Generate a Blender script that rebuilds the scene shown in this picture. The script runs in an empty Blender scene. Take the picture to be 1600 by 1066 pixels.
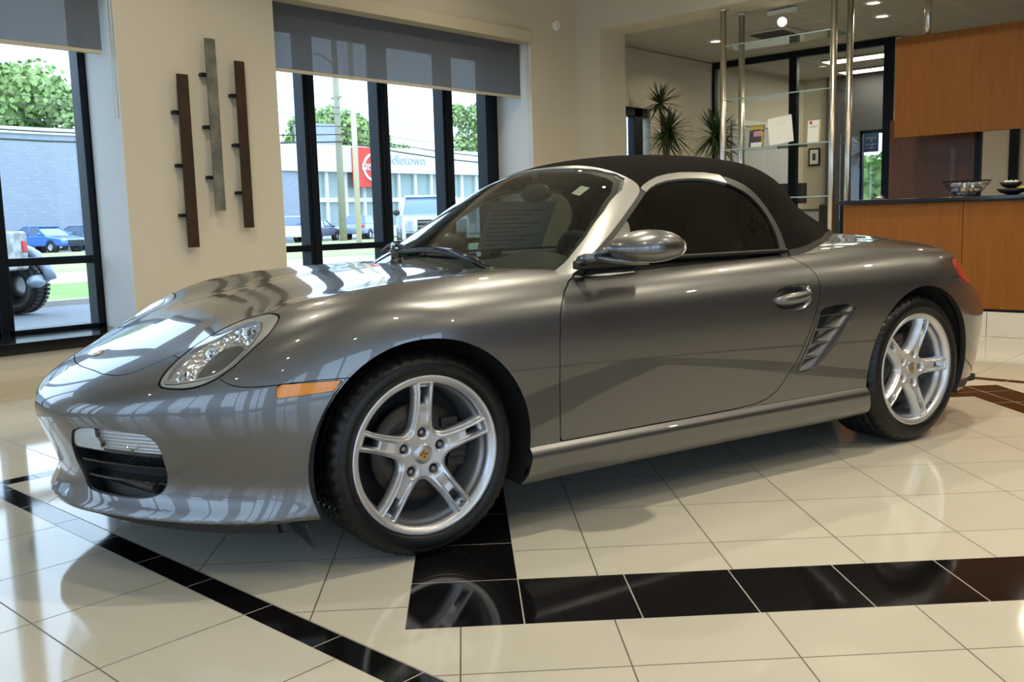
import bpy, math, random
import numpy as np
from mathutils import Vector, Matrix
random.seed(7); np.random.seed(7)
S = bpy.context.scene
COL = S.collection
PI = math.pi
# ------------------------------------------------------------------ camera, light, exposure
cam = bpy.data.cameras.new('camera'); cam_o = bpy.data.objects.new('camera', cam); COL.objects.link(cam_o)
cam.sensor_width = 36.0; cam.lens = 36.0 * 1469.4 / 1600.0; cam.clip_end = 400
_r = Vector((.739, .673, -.027)); _f = Vector((-.670, .731, -.1281)).normalized()
_r = (_r - _f * _r.dot(_f)).normalized(); _u = _r.cross(_f)
M_ = Matrix((( _r.x, _u.x, -_f.x, 0), (_r.y, _u.y, -_f.y, 0), (_r.z, _u.z, -_f.z, 1.0273), (0, 0, 0, 1)))
cam_o.matrix_world = M_
S.camera = cam_o
S.view_settings.view_transform = 'Standard'; S.view_settings.look = 'None'
S.view_settings.exposure = -0.06; S.view_settings.gamma = 1.0
S.cycles.use_denoising = True
S.cycles.max_bounces = 10; S.cycles.transparent_max_bounces = 16
S.cycles.sample_clamp_indirect = 6.0
S.cycles.caustics_reflective = False; S.cycles.caustics_refractive = False
W = bpy.data.worlds.new('overcast_sky'); S.world = W; W.use_nodes = True
_n = W.node_tree.nodes; _l = W.node_tree.links
_bg = _n['Background']; _tc = _n.new('ShaderNodeTexCoord'); _mp = _n.new('ShaderNodeMapping'); _mp.inputs['Scale'].default_value = (1.2, 1.2, 3)
_no = _n.new('ShaderNodeTexNoise'); _no.inputs['Scale'].default_value = 2.2; _no.inputs['Detail'].default_value = 4
_cr = _n.new('ShaderNodeValToRGB'); _cr.color_ramp.elements[0].position = .35; _cr.color_ramp.elements[1].position = .7
_cr.color_ramp.elements[0].color = (.52, .72, 1, 1); _cr.color_ramp.elements[1].color = (.66, .82, 1, 1)
_l.new(_tc.outputs['Generated'], _mp.inputs['Vector']); _l.new(_mp.outputs['Vector'], _no.inputs['Vector'])
_l.new(_no.outputs['Fac'], _cr.inputs['Fac']); _l.new(_cr.outputs['Color'], _bg.inputs['Color'])
_bg.inputs['Strength'].default_value = 4.4

CEIL = 3.55                                  # showroom ceiling
LAMPS = []                                   # recessed ceiling lamps of the showroom, x, y, power
for iy, y in enumerate((-2.6, -1.2, .2, 1.6, 3.0, 4.4, 5.8, 7.2)):
    for ix, x in enumerate((-5.1, -3.3, -1.5, .3, 2.1)):
        if (ix + iy) % 2 == 0: LAMPS.append((x, y))
def lamp_power(x, y): return 4 if y < 1 else (12 if y < 2 else (17 if x < -4 else (36 if x < 1 and y < 5 else 26)))
def lamp_light(name, x, y, z, power, r=.055, spread=150, col=(1, .89, .68)):
    d = bpy.data.lights.new(name, 'AREA'); d.shape = 'DISK'; d.size = 2 * r; d.energy = power; d.color = col; d.spread = math.radians(spread)
    o = bpy.data.objects.new(name, d); COL.objects.link(o); o.location = (x, y, z)
    return o
for (x, y) in LAMPS: lamp_light('ceiling_lamp_light', x, y, CEIL - .012, lamp_power(x, y), .042)

# ------------------------------------------------------------------ materials
MAT = {}
def pr(name, col, rough=.5, metal=0, coat=0, coatr=.03, emis=None, es=0, trans=0, ior=1.5, alpha=1, spec=.5, noise=None, bump=None, sheen=0):
    m = bpy.data.materials.new(name); m.use_nodes = True; nt = m.node_tree; b = nt.nodes['Principled BSDF']
    b.inputs['Base Color'].default_value = (*col, 1); b.inputs['Roughness'].default_value = rough; b.inputs['Metallic'].default_value = metal
    b.inputs['Coat Weight'].default_value = coat; b.inputs['Coat Roughness'].default_value = coatr
    b.inputs['Transmission Weight'].default_value = trans; b.inputs['IOR'].default_value = ior; b.inputs['Alpha'].default_value = alpha
    b.inputs['Specular IOR Level'].default_value = spec; b.inputs['Sheen Weight'].default_value = sheen
    if emis: b.inputs['Emission Color'].default_value = (*emis, 1); b.inputs['Emission Strength'].default_value = es
    if noise:                                     # (scale, amount, second colour)
        tc = nt.nodes.new('ShaderNodeTexCoord'); nz = nt.nodes.new('ShaderNodeTexNoise'); nz.inputs['Scale'].default_value = noise[0]; nz.inputs['Detail'].default_value = 5
        mx = nt.nodes.new('ShaderNodeMix'); mx.data_type = 'RGBA'; mx.inputs[6].default_value = (*col, 1); mx.inputs[7].default_value = (*noise[2], 1)
        mt = nt.nodes.new('ShaderNodeMapRange'); mt.inputs[1].default_value = .5 - noise[1]; mt.inputs[2].default_value = .5 + noise[1]
        nt.links.new(tc.outputs['Object'], nz.inputs['Vector']); nt.links.new(nz.outputs['Fac'], mt.inputs[0]); nt.links.new(mt.outputs[0], mx.inputs[0]); nt.links.new(mx.outputs[2], b.inputs['Base Color'])
    if bump:                                      # (scale, strength)
        tc = nt.nodes.new('ShaderNodeTexCoord'); nz = nt.nodes.new('ShaderNodeTexNoise'); nz.inputs['Scale'].default_value = bump[0]; nz.inputs['Detail'].default_value = 3
        bp = nt.nodes.new('ShaderNodeBump'); bp.inputs['Strength'].default_value = bump[1]; bp.inputs['Distance'].default_value = .002
        nt.links.new(tc.outputs['Object'], nz.inputs['Vector']); nt.links.new(nz.outputs['Fac'], bp.inputs['Height']); nt.links.new(bp.outputs['Normal'], b.inputs['Normal'])
    MAT[name] = m
    return m
def facet(m, scale, strength):
    nt = m.node_tree; b = nt.nodes['Principled BSDF']; tc = nt.nodes.new('ShaderNodeTexCoord'); v = nt.nodes.new('ShaderNodeTexVoronoi'); v.inputs['Scale'].default_value = scale
    bp = nt.nodes.new('ShaderNodeBump'); bp.inputs['Strength'].default_value = strength; bp.inputs['Distance'].default_value = .01
    nt.links.new(tc.outputs['Object'], v.inputs['Vector']); nt.links.new(v.outputs['Distance'], bp.inputs['Height']); nt.links.new(bp.outputs['Normal'], b.inputs['Normal'])
def glass(name, tint, refl=1.0, rough=0.0, r0=.06):
    """a thin pane: tinted see-through plus mirror reflection by Fresnel"""
    m = bpy.data.materials.new(name); m.use_nodes = True; nt = m.node_tree; nt.nodes.clear()
    o = nt.nodes.new('ShaderNodeOutputMaterial'); t = nt.nodes.new('ShaderNodeBsdfTransparent'); t.inputs[0].default_value = (*tint, 1)
    g = nt.nodes.new('ShaderNodeBsdfGlossy'); g.inputs['Roughness'].default_value = rough; g.inputs[0].default_value = (refl, refl, refl, 1)
    lw = nt.nodes.new('ShaderNodeLayerWeight'); lw.inputs[0].default_value = .5
    pw = nt.nodes.new('ShaderNodeMath'); pw.operation = 'POWER'; pw.inputs[1].default_value = 4.6; f = nt.nodes.new('ShaderNodeMath'); f.operation = 'MULTIPLY_ADD'; f.inputs[1].default_value = .9; f.inputs[2].default_value = r0
    mx = nt.nodes.new('ShaderNodeMixShader'); nt.links.new(lw.outputs['Facing'], pw.inputs[0]); nt.links.new(pw.outputs[0], f.inputs[0])
    nt.links.new(f.outputs[0], mx.inputs[0]); nt.links.new(t.outputs[0], mx.inputs[1]); nt.links.new(g.outputs[0], mx.inputs[2]); nt.links.new(mx.outputs[0], o.inputs[0])
    MAT[name] = m
    return m
pr('paint', (.150, .151, .155), .34, .90, 1, .012)
MAT['paint'].node_tree.nodes['Principled BSDF'].inputs['Coat IOR'].default_value = 1.55
pr('paint_dark', (.05, .05, .05), .4)
pr('black_plastic', (.012, .012, .013), .45)
pr('black_gloss', (.008, .008, .009), .12)
pr('gap_black', (.004, .004, .004), .9)
pr('liner', (.006, .006, .007), .8)
pr('rubber', (.005, .005, .005), .34, spec=.3, noise=(40, .2, (.010, .010, .010)))
pr('alloy', (.62, .62, .64), .36, .8, .5, .08)
pr('alloy_inner', (.42, .43, .46), .35, .8)
pr('chrome', (.85, .85, .86), .06, 1)
pr('soft_chrome', (.85, .86, .88), .22, 1)
pr('steel', (.35, .34, .33), .35, 1)
pr('rusty_disc', (.055, .045, .038), .45, .7)
pr('canvas', (.0068, .0062, .0055), 1.0, spec=.06, bump=(500, .25), noise=(6, .25, (.008, .007, .006)))
pr('seal', (.01, .01, .01), .5)
pr('frame_silver', (.46, .46, .45), .34, .75, .6, .05)
pr('leather', (.010, .010, .012), .5)
pr('dash', (.022, .022, .024), .6)
pr('headliner', (.03, .03, .03), .9)
pr('paper', (.82, .80, .74), .8)
pr('lamp_white', (.62, .65, .70), .3, spec=.8)
def rib(m, scale):
    nt = m.node_tree; b = nt.nodes['Principled BSDF']; tc = nt.nodes.new('ShaderNodeTexCoord'); w = nt.nodes.new('ShaderNodeTexWave'); w.bands_direction = 'Z'; w.inputs['Scale'].default_value = scale
    bp = nt.nodes.new('ShaderNodeBump'); bp.inputs['Strength'].default_value = .6; bp.inputs['Distance'].default_value = .003
    nt.links.new(tc.outputs['Object'], w.inputs['Vector']); nt.links.new(w.outputs['Fac'], bp.inputs['Height']); nt.links.new(bp.outputs['Normal'], b.inputs['Normal'])
rib(pr('ribbed_lens', (.66, .69, .73), .22, spec=.8), 55); rib(pr('ribbed_reflector', (.60, .63, .68), .25, .5), 28)
pr('white_plastic', (.8, .79, .75), .4)
pr('amber', (.80, .27, .012), .16, 0, .35, .03, spec=.4)
pr('lens_red', (.55, .01, .015), .1, 0, 1, .03)
pr('lens_clear', (.55, .58, .62), .08, .35, 1, .02)
pr('reflector', (.92, .93, .95), .10, 1)
facet(MAT['reflector'], 55, .9)
pr('gold', (.72, .50, .15), .3, .9)
pr('crest_red', (.35, .03, .02), .4)
pr('cap_silver', (.5, .5, .5), .3, .8)
glass('car_glass', (.55, .61, .57), .95)
glass('lamp_glass', (.93, .95, .97), 1.0, 0, .05)
glass('side_glass', (.24, .28, .28), .9, 0, .04)
glass('window_glass', (.90, .95, .95), 1.0)
glass('shelf_glass', (.84, .93, .90), 1.0)
pr('wall_beige', (.60, .54, .43), .75, bump=(90, .08))
pr('wall_white', (.72, .70, .66), .7, bump=(90, .08))
pr('baseboard', (.55, .49, .36), .45)
pr('ceiling_white', (.62, .58, .50), .8)
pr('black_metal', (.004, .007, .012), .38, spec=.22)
pr('satin_steel', (.70, .66, .58), .28, 1)
pr('rust_metal', (.035, .021, .014), .55, .5, noise=(9, .2, (.06, .032, .018)))
pr('patina_metal', (.13, .14, .12), .5, .5, noise=(11, .12, (.23, .23, .19)))
pr('stone', (.66, .62, .54), .35, noise=(3, .25, (.60, .56, .48)))
pr('leaf', (.035, .075, .02), .45, noise=(3, .3, (.06, .10, .03)))
pr('bark', (.20, .15, .09), .8, bump=(60, .6))
pr('terracotta', (.28, .12, .06), .7)
pr('dark_bowl', (.015, .015, .015), .3)
pr('lamp_on', (1, .9, .7), .5, emis=(1, .86, .62), es=14)
pr('tube_on', (1, .95, .8), .5, emis=(1, .93, .72), es=6)
pr('grey_wall', (.045, .045, .047), .7)
pr('desk', (.10, .07, .05), .4)
pr('blind', (.55, .55, .54), .7)
pr('asphalt', (.16, .17, .19), .9, noise=(2, .25, (.20, .21, .23)))
pr('road_white', (.52, .52, .52), .9, noise=(1, .25, (.45, .45, .46)))
pr('grass', (.16, .30, .06), .95, noise=(1.5, .2, (.30, .38, .12)))
pr('grass_dry', (.34, .42, .14), .95, noise=(.6, .2, (.42, .46, .20)))
pr('concrete', (.5, .5, .5), .8)
pr('curb', (.42, .38, .34), .9)
pr('tree_leaf', (.20, .33, .09), .8, noise=(.5, .2, (.38, .48, .18)))
pr('tree_bark', (.12, .09, .06), .9)
pr('building_white', (.75, .75, .74), .7)
pr('sign_red', (.70, .05, .03), .5)
pr('sign_white', (.9, .9, .9), .5)
pr('letter_grey', (.45, .45, .45), .5)
pr('wood_pole', (.36, .34, .26), .9, noise=(4, .3, (.28, .26, .20)))
pr('tan_pole', (.62, .50, .40), .7)
pr('wire', (.05, .05, .05), .7)
pr('shop_glass', (.30, .38, .36), .15)

def ramp_shader(name, c1, c2, sc, rough, stretch=(1, 1, 1), coat=0, spec=.5):
    m = bpy.data.materials.new(name); m.use_nodes = True; nt = m.node_tree; b = nt.nodes['Principled BSDF']
    tc = nt.nodes.new('ShaderNodeTexCoord'); mp = nt.nodes.new('ShaderNodeMapping'); mp.inputs['Scale'].default_value = stretch
    nz = nt.nodes.new('ShaderNodeTexNoise'); nz.inputs['Scale'].default_value = sc; nz.inputs['Detail'].default_value = 6
    cr = nt.nodes.new('ShaderNodeValToRGB'); cr.color_ramp.elements[0].position = .3; cr.color_ramp.elements[1].position = .7
    cr.color_ramp.elements[0].color = (*c1, 1); cr.color_ramp.elements[1].color = (*c2, 1)
    for a, b_ in ((tc.outputs['Object'], mp.inputs['Vector']), (mp.outputs['Vector'], nz.inputs['Vector']), (nz.outputs['Fac'], cr.inputs['Fac']), (cr.outputs['Color'], b.inputs['Base Color'])): nt.links.new(a, b_)
    b.inputs['Roughness'].default_value = rough; b.inputs['Coat Weight'].default_value = coat; b.inputs['Specular IOR Level'].default_value = spec
    MAT[name] = m
ramp_shader('cherry_wood', (.205, .070, .008), (.24, .085, .011), 6, .45, (6, 6, .5), 0, .25)
ramp_shader('dark_wood', (.085, .030, .010), (.115, .042, .016), 6, .35, (6, 6, .5), .2)
def brick_mat(name, c1, c2, mortar, scale, rough=.8):
    m = bpy.data.materials.new(name); m.use_nodes = True; nt = m.node_tree; b = nt.nodes['Principled BSDF']
    tc = nt.nodes.new('ShaderNodeTexCoord'); mp = nt.nodes.new('ShaderNodeMapping'); mp.inputs['Rotation'].default_value = (PI / 2, 0, PI / 2)
    bk = nt.nodes.new('ShaderNodeTexBrick'); bk.inputs['Scale'].default_value = scale; bk.inputs['Color1'].default_value = (*c1, 1); bk.inputs['Color2'].default_value = (*c2, 1); bk.inputs['Mortar'].default_value = (*mortar, 1)
    sp = nt.nodes.new('ShaderNodeSeparateXYZ'); cb = nt.nodes.new('ShaderNodeCombineXYZ')
    for a, b_ in ((tc.outputs['Object'], sp.inputs[0]), (sp.outputs['Y'], cb.inputs['X']), (sp.outputs['Z'], cb.inputs['Y']), (cb.outputs[0], bk.inputs['Vector']), (bk.outputs['Color'], b.inputs['Base Color'])): nt.links.new(a, b_)
    b.inputs['Roughness'].default_value = rough
    MAT[name] = m
brick_mat('grey_brick', (.32, .35, .41), (.36, .39, .45), (.30, .33, .38), 1.2)

def shade_fabric(name, col, see):
    m = bpy.data.materials.new(name); m.use_nodes = True; nt = m.node_tree; nt.nodes.clear()
    o = nt.nodes.new('ShaderNodeOutputMaterial'); t = nt.nodes.new('ShaderNodeBsdfTransparent'); d = nt.nodes.new('ShaderNodeBsdfDiffuse'); d.inputs[0].default_value = (*col, 1)
    tr = nt.nodes.new('ShaderNodeBsdfTranslucent'); tr.inputs[0].default_value = (col[0] * 1.2, col[1] * 1.2, col[2] * 1.2, 1)
    a = nt.nodes.new('ShaderNodeMixShader'); a.inputs[0].default_value = .55; b = nt.nodes.new('ShaderNodeMixShader'); b.inputs[0].default_value = see
    nt.links.new(d.outputs[0], a.inputs[1]); nt.links.new(tr.outputs[0], a.inputs[2]); nt.links.new(a.outputs[0], b.inputs[1]); nt.links.new(t.outputs[0], b.inputs[2]); nt.links.new(b.outputs[0], o.inputs[0])
    MAT[name] = m
shade_fabric('shade_cloth', (.22, .225, .235), .17)

# ------------------------------------------------------------------ object helpers
def tag(o, label=None, cat=None, group=None, kind=None):
    if label: o['label'] = label
    if cat: o['category'] = cat
    if group: o['group'] = group
    if kind: o['kind'] = kind
    return o
def empty(name, loc=(0, 0, 0), rz=0, label=None, cat=None, group=None, parent=None):
    o = bpy.data.objects.new(name, None); COL.objects.link(o); o.location = loc; o.rotation_euler = (0, 0, rz); o.empty_display_size = .1
    if parent: o.parent = parent
    return tag(o, label, cat, group)
class MB:
    """mesh builder: boxes, tubes, lathes, prisms collected into ONE mesh"""
    def __init__(s): s.v = []; s.f = []; s.sm = []
    def add(s, V, F, smooth=False):
        n = len(s.v); s.v += [tuple(map(float, p)) for p in V]; s.f += [tuple(i + n for i in f) for f in F]; s.sm += [smooth] * len(F); return s
    def box(s, x0, x1, y0, y1, z0, z1):
        V = [(x, y, z) for x in (x0, x1) for y in (y0, y1) for z in (z0, z1)]
        return s.add(V, [(0, 1, 3, 2), (4, 6, 7, 5), (0, 4, 5, 1), (2, 3, 7, 6), (0, 2, 6, 4), (1, 5, 7, 3)])
    def obox(s, c, ax, ay, az):
        c, ax, ay, az = map(Vector, (c, ax, ay, az))
        V = [c + ax * i + ay * j + az * k for i in (-1, 1) for j in (-1, 1) for k in (-1, 1)]
        return s.add(V, [(0, 1, 3, 2), (4, 6, 7, 5), (0, 4, 5, 1), (2, 3, 7, 6), (0, 2, 6, 4), (1, 5, 7, 3)])
    def tube(s, pts, r, n=12, cap=True):
        pts = [Vector(p) for p in pts]; m = len(pts); R = r if hasattr(r, '__len__') else [r] * m
        V = []; F = []
        d0 = (pts[1] - pts[0]).normalized(); up = Vector((0, 0, 1)) if abs(d0.z) < .9 else Vector((1, 0, 0))
        for i, p in enumerate(pts):
            d = (pts[min(i + 1, m - 1)] - pts[max(i - 1, 0)]).normalized(); a = d.cross(up).normalized(); b = d.cross(a)
            for k in range(n): t = 2 * PI * k / n; V.append(p + (a * math.cos(t) + b * math.sin(t)) * R[i])
        for i in range(m - 1):
            for k in range(n): F.append((i * n + k, i * n + (k + 1) % n, (i + 1) * n + (k + 1) % n, (i + 1) * n + k))
        s.add(V, F, True)
        if cap: s.add(V, [tuple(range(n))[::-1], tuple(range((m - 1) * n, m * n))])
        return s
    def lathe(s, prof, n=48, axis='z', c=(0, 0, 0), smooth=True, close=False):
        V = []; F = []; m = len(prof)
        for k in range(n):
            t = 2 * PI * k / n; ct, st = math.cos(t), math.sin(t)
            for (r, h) in prof:
                if axis == 'z': V.append((c[0] + r * ct, c[1] + r * st, c[2] + h))
                else: V.append((c[0] + r * ct, c[1] + h, c[2] + r * st))
        for k in range(n):
            k2 = (k + 1) % n
            for i in range(m - 1 + (1 if close else 0)):
                j = (i + 1) % m; F.append((k * m + i, k2 * m + i, k2 * m + j, k * m + j))
        return s.add(V, F, smooth)
    def prism(s, poly, d, fn):
        """2D outline extruded; fn(u, v, w) -> xyz ; w in (0, d)"""
        n = len(poly); V = [fn(u, v, 0) for u, v in poly] + [fn(u, v, d) for u, v in poly]
        F = [tuple(range(n))[::-1], tuple(range(n, 2 * n))] + [(i, (i + 1) % n, n + (i + 1) % n, n + i) for i in range(n)]
        return s.add(V, F)
    def sphere(s, c, r, nu=16, nv=10, sc=(1, 1, 1)):
        V = []; F = []
        for i in range(nv + 1):
            a = PI * i / nv
            for k in range(nu): t = 2 * PI * k / nu; V.append((c[0] + r * sc[0] * math.sin(a) * math.cos(t), c[1] + r * sc[1] * math.sin(a) * math.sin(t), c[2] + r * sc[2] * math.cos(a)))
        for i in range(nv):
            for k in range(nu): F.append((i * nu + k, (i + 1) * nu + k, (i + 1) * nu + (k + 1) % nu, i * nu + (k + 1) % nu))
        return s.add(V, F, True)
    def build(s, name, mat, parent=None, bevel=0, seg=2, loc=None, fix=True):
        me = bpy.data.meshes.new(name); me.from_pydata(s.v, [], s.f); me.validate(); me.update()
        if len(s.sm) == len(me.polygons): me.polygons.foreach_set('use_smooth', s.sm)
        if fix:
            import bmesh
            bm = bmesh.new(); bm.from_mesh(me); bmesh.ops.remove_doubles(bm, verts=bm.verts, dist=1e-6); bmesh.ops.recalc_face_normals(bm, faces=bm.faces); bm.to_mesh(me); bm.free()
        me.materials.append(MAT[mat] if isinstance(mat, str) else mat)
        o = bpy.data.objects.new(name, me); COL.objects.link(o)
        if parent: o.parent = parent
        if loc: o.location = loc
        if bevel:
            b = o.modifiers.new('bevel', 'BEVEL'); b.width = bevel; b.segments = seg; b.limit_method = 'ANGLE'; b.angle_limit = math.radians(40)
            o.modifiers.new('normals', 'WEIGHTED_NORMAL')
        return o
def struct(o): o['kind'] = 'structure'; return o
def copy_tree(o, parent=None):
    c = o.copy(); COL.objects.link(c)
    if parent: c.parent = parent
    for ch in list(o.children): copy_tree(ch, c)
    return c
# ------------------------------------------------------------------ the room
XW = -6.33      # inner face of the window wall
XF = -6.81      # inner face of the window frames
YC = 8.03       # plane of the header and counter front
ZB = 2.94       # ceiling of the back area
def nodes_floor():
    m = bpy.data.materials.new('floor_tiles'); m.use_nodes = True; nt = m.node_tree; B = nt.nodes['Principled BSDF']
    tc = nt.nodes.new('ShaderNodeTexCoord'); sp = nt.nodes.new('ShaderNodeSeparateXYZ'); nt.links.new(tc.outputs['Object'], sp.inputs[0])
    class N:
        def __init__(s, k): s.k = k
        def op(s, o, b=None, c=None):
            n = nt.nodes.new('ShaderNodeMath'); n.operation = o
            for i, x in enumerate((s, b, c)):
                if x is None: continue
                if isinstance(x, N): nt.links.new(x.k, n.inputs[i])
                else: n.inputs[i].default_value = x
            return N(n.outputs[0])
        def __add__(s, b): return s.op('ADD', b)
        def __sub__(s, b): return s.op('SUBTRACT', b)
        def __mul__(s, b): return s.op('MULTIPLY', b)
        def gt(s, b): return s.op('GREATER_THAN', b)
        def lt(s, b): return s.op('LESS_THAN', b)
        def between(s, a, b): return s.gt(a) * s.lt(b)
        def inv(s): return (s * -1.0) + 1.0
        def mx(s, b): return s.op('MAXIMUM', b)
        def absn(s): return s.op('ABSOLUTE')
        def flo(s): return s.op('FLOOR')
    def line(u, off, pitch, w):                       # 1 on the joint
        t = (u - off).op('DIVIDE', pitch).op('FRACT')
        return ((t - .5).absn().gt(.5 - w / pitch / 2))
    X, Y = N(sp.outputs['X']), N(sp.outputs['Y'])
    s = math.sin(math.radians(45.3)); c = math.cos(math.radians(45.3))
    U = X * c + Y * s; V = Y * c - X * s              # diagonal grid: u along the black row, v across it
    J = .004
    # square field bounded by the thin black band
    x0, x1, y0, y1, w = -4.18, .50, 1.27, 6.07, .09
    inside = X.between(x0, x1) * Y.between(y0, y1)
    inner = X.between(x0 + w, x1 - w) * Y.between(y0 + w, y1 - w)
    band = inside * inner.inv()
    # black ring of 0.306 tiles set on the diagonal
    b = .3063
    u0, v0 = FU0, FV0                                # outer corner of the ring
    L = 2.94
    ring_o = U.between(u0 - b, u0 + L) * V.between(v0, v0 + L)
    ring_i = U.between(u0, u0 + L - b) * V.between(v0 + b, v0 + L - b)
    ring = ring_o * ring_i.inv() * inner
    p = .3952
    gA = line(U, u0 + .627, p, J).mx(line(V, v0 + b + .231, p, J))
    gB = line(X, -2.162, .399, J).mx(line(Y, .881, .399, J))
    gR = line(U, u0, b, J).mx(line(V, v0, b, J))
    bandj = line(X, -2.162, b, J).mx(line(Y, .881, b, J))
    edge = (X - x0).absn().lt(J / 2).mx((X - x1).absn().lt(J / 2)).mx((Y - y0).absn().lt(J / 2)).mx((Y - y1).absn().lt(J / 2))
    edge2 = (X - x0 - w).absn().lt(J / 2).mx((X - x1 + w).absn().lt(J / 2)).mx((Y - y0 - w).absn().lt(J / 2)).mx((Y - y1 + w).absn().lt(J / 2))
    white = inner * ring.inv()
    joint = (white * gA).mx(ring * gR).mx(band * bandj).mx(inside.inv() * gB).mx(inside * edge).mx(inside * edge2)
    black = ring.mx(band)
    # per-tile tint
    def cell(a, o1, b_, o2, pp):
        n = nt.nodes.new('ShaderNodeCombineXYZ'); nt.links.new((a - o1).op('DIVIDE', pp).flo().k, n.inputs[0]); nt.links.new((b_ - o2).op('DIVIDE', pp).flo().k, n.inputs[1])
        wn = nt.nodes.new('ShaderNodeTexWhiteNoise'); wn.noise_dimensions = '2D'; nt.links.new(n.outputs[0], wn.inputs['Vector']); return N(wn.outputs['Value'])
    tint = inner * cell(U, u0 + .627, V, v0 + b + .231, p) + inner.inv() * cell(X, -2.162, Y, .881, .399)
    nz = nt.nodes.new('ShaderNodeTexNoise'); nz.inputs['Scale'].default_value = 2.5; nz.inputs['Detail'].default_value = 8; nt.links.new(tc.outputs['Object'], nz.inputs['Vector'])
    k = tint * .05 + N(nz.outputs['Fac']) * .08 + .90
    def mixc(f, a, b_):
        n = nt.nodes.new('ShaderNodeMix'); n.data_type = 'RGBA'; nt.links.new(f.k, n.inputs[0])
        for i, x in ((6, a), (7, b_)):
            if isinstance(x, tuple): n.inputs[i].default_value = (*x, 1)
            else: nt.links.new(x, n.inputs[i])
        return n.outputs[2]
    sc = nt.nodes.new('ShaderNodeVectorMath'); sc.operation = 'SCALE'; sc.inputs[0].default_value = (.60, .565, .475); nt.links.new(k.k, sc.inputs['Scale'])
    colr = mixc(black, sc.outputs[0], (.006, .0055, .006))
    jc = mixc(black, (.10, .09, .075), (.33, .31, .27))
    colr = mixc(joint, colr, jc)
    nt.links.new(colr, B.inputs['Base Color'])
    ro = joint * .5 + .07
    nt.links.new(ro.k, B.inputs['Roughness'])
    B.inputs['Specular IOR Level'].default_value = .5
    bp = nt.nodes.new('ShaderNodeBump'); bp.inputs['Strength'].default_value = .25; bp.inputs['Distance'].default_value = .001
    nt.links.new(joint.inv().k, bp.inputs['Height']); nt.links.new(bp.outputs['Normal'], B.inputs['Normal'])
    MAT['floor_tiles'] = m
# ring corner: camera frame (0.0125, 2.290) -> world, rotated grid
_a = math.radians(42.5); _cx, _cy = .0125 * 1.0013, 2.2924
_wx, _wy = _cx * math.cos(_a) - _cy * math.sin(_a), _cx * math.sin(_a) + _cy * math.cos(_a)
_s = math.sin(math.radians(45.3)); _c = math.cos(math.radians(45.3))
FU0 = _wx * _c + _wy * _s; FV0 = _wy * _c - _wx * _s
nodes_floor()
struct(MB().box(-6.33, 5.5, -5.0, 16.5, -.12, 0).build('floor', 'floor_tiles'))
struct(MB().box(-7.0, -6.33, -5.0, 16.5, -.12, -.001).build('floor_edge', 'baseboard')).name = 'trim_1'

# window wall: piers, parapet, lintel ; recesses Y ranges
RE = [(-4.55, -1.55), (-.20, 3.05), (4.30, 7.30)]
ys = [-5.0] + [v for r in RE for v in r] + [8.5]
wl = MB()
for i in range(0, len(ys), 2): wl.box(-7.0, XW, ys[i], ys[i + 1], 0, 4.0)
for a, b in RE:
    wl.box(-7.0, XW, a, b, 0, .26); wl.box(-7.0, XW, a, b, 2.86, 4.0)
struct(wl.build('wall_left', 'wall_beige'))
rc = MB()
for a, b in RE:                                   # the plastered recess cheeks
    rc.box(XF + .01, XW - .001, a - .001, a + .004, .335, 2.86); rc.box(XF + .01, XW - .001, b - .004, b + .001, .335, 2.86)
    rc.box(XF + .01, XW - .001, a, b, 2.855, 2.861)
struct(rc.build('trim_2', 'wall_white'))
bb = MB()
bb.box(XW - .01, XW + .012, -5, 8.03, 0, .10)
struct(bb.build('baseboard_left', 'baseboard'))
n = 0
for wi, (a, b) in enumerate(RE):
    sl = MB().box(XF - .04, XW + .035, a + .001, b - .001, .26, .335); struct(sl.build('trim_%d' % (3 + wi), 'black_gloss', bevel=.004))
    if wi == 2: mull = [(4.885, 5.005), (5.70, 5.83), (6.52, 6.655)]
    elif wi == 1: mull = [(.56, .69), (1.38, 1.51), (2.29, 2.42)]
    else: mull = [(-3.95, -3.82), (-3.12, -2.99), (-2.30, -2.17)]
    f = MB(); x0, x1 = XF - .14, XF
    f.box(x0, x1, a, a + .055, .30, 2.80); f.box(x0, x1, b - .055, b, .30, 2.80) if wi != 2 else f.box(x0, x1, b - .17, b, .30, 2.80)
    f.box(x0, x1, a, b, .30, .365); f.box(x0, x1, a, b, 2.65, 2.86)
    for (p, q) in mull:
        w = .038
        f.box(x0, x1, p, q, .30, 2.80)
        f.box(x1, x1 + .012, p + w, q - w, .30, 2.80)
    f.box(x0 + .01, x1 - .005, a, b, .80, .855)
    fr = struct(f.build('window_%d' % (wi + 1), 'black_metal', bevel=.006))
    g = MB().add([(x0 + .05, a + .02, .33), (x0 + .05, b - .02, .33), (x0 + .05, b - .02, 2.75), (x0 + .05, a + .02, 2.75)], [(0, 1, 2, 3)]); g.build('glass_pane', 'window_glass', fr)

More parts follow.
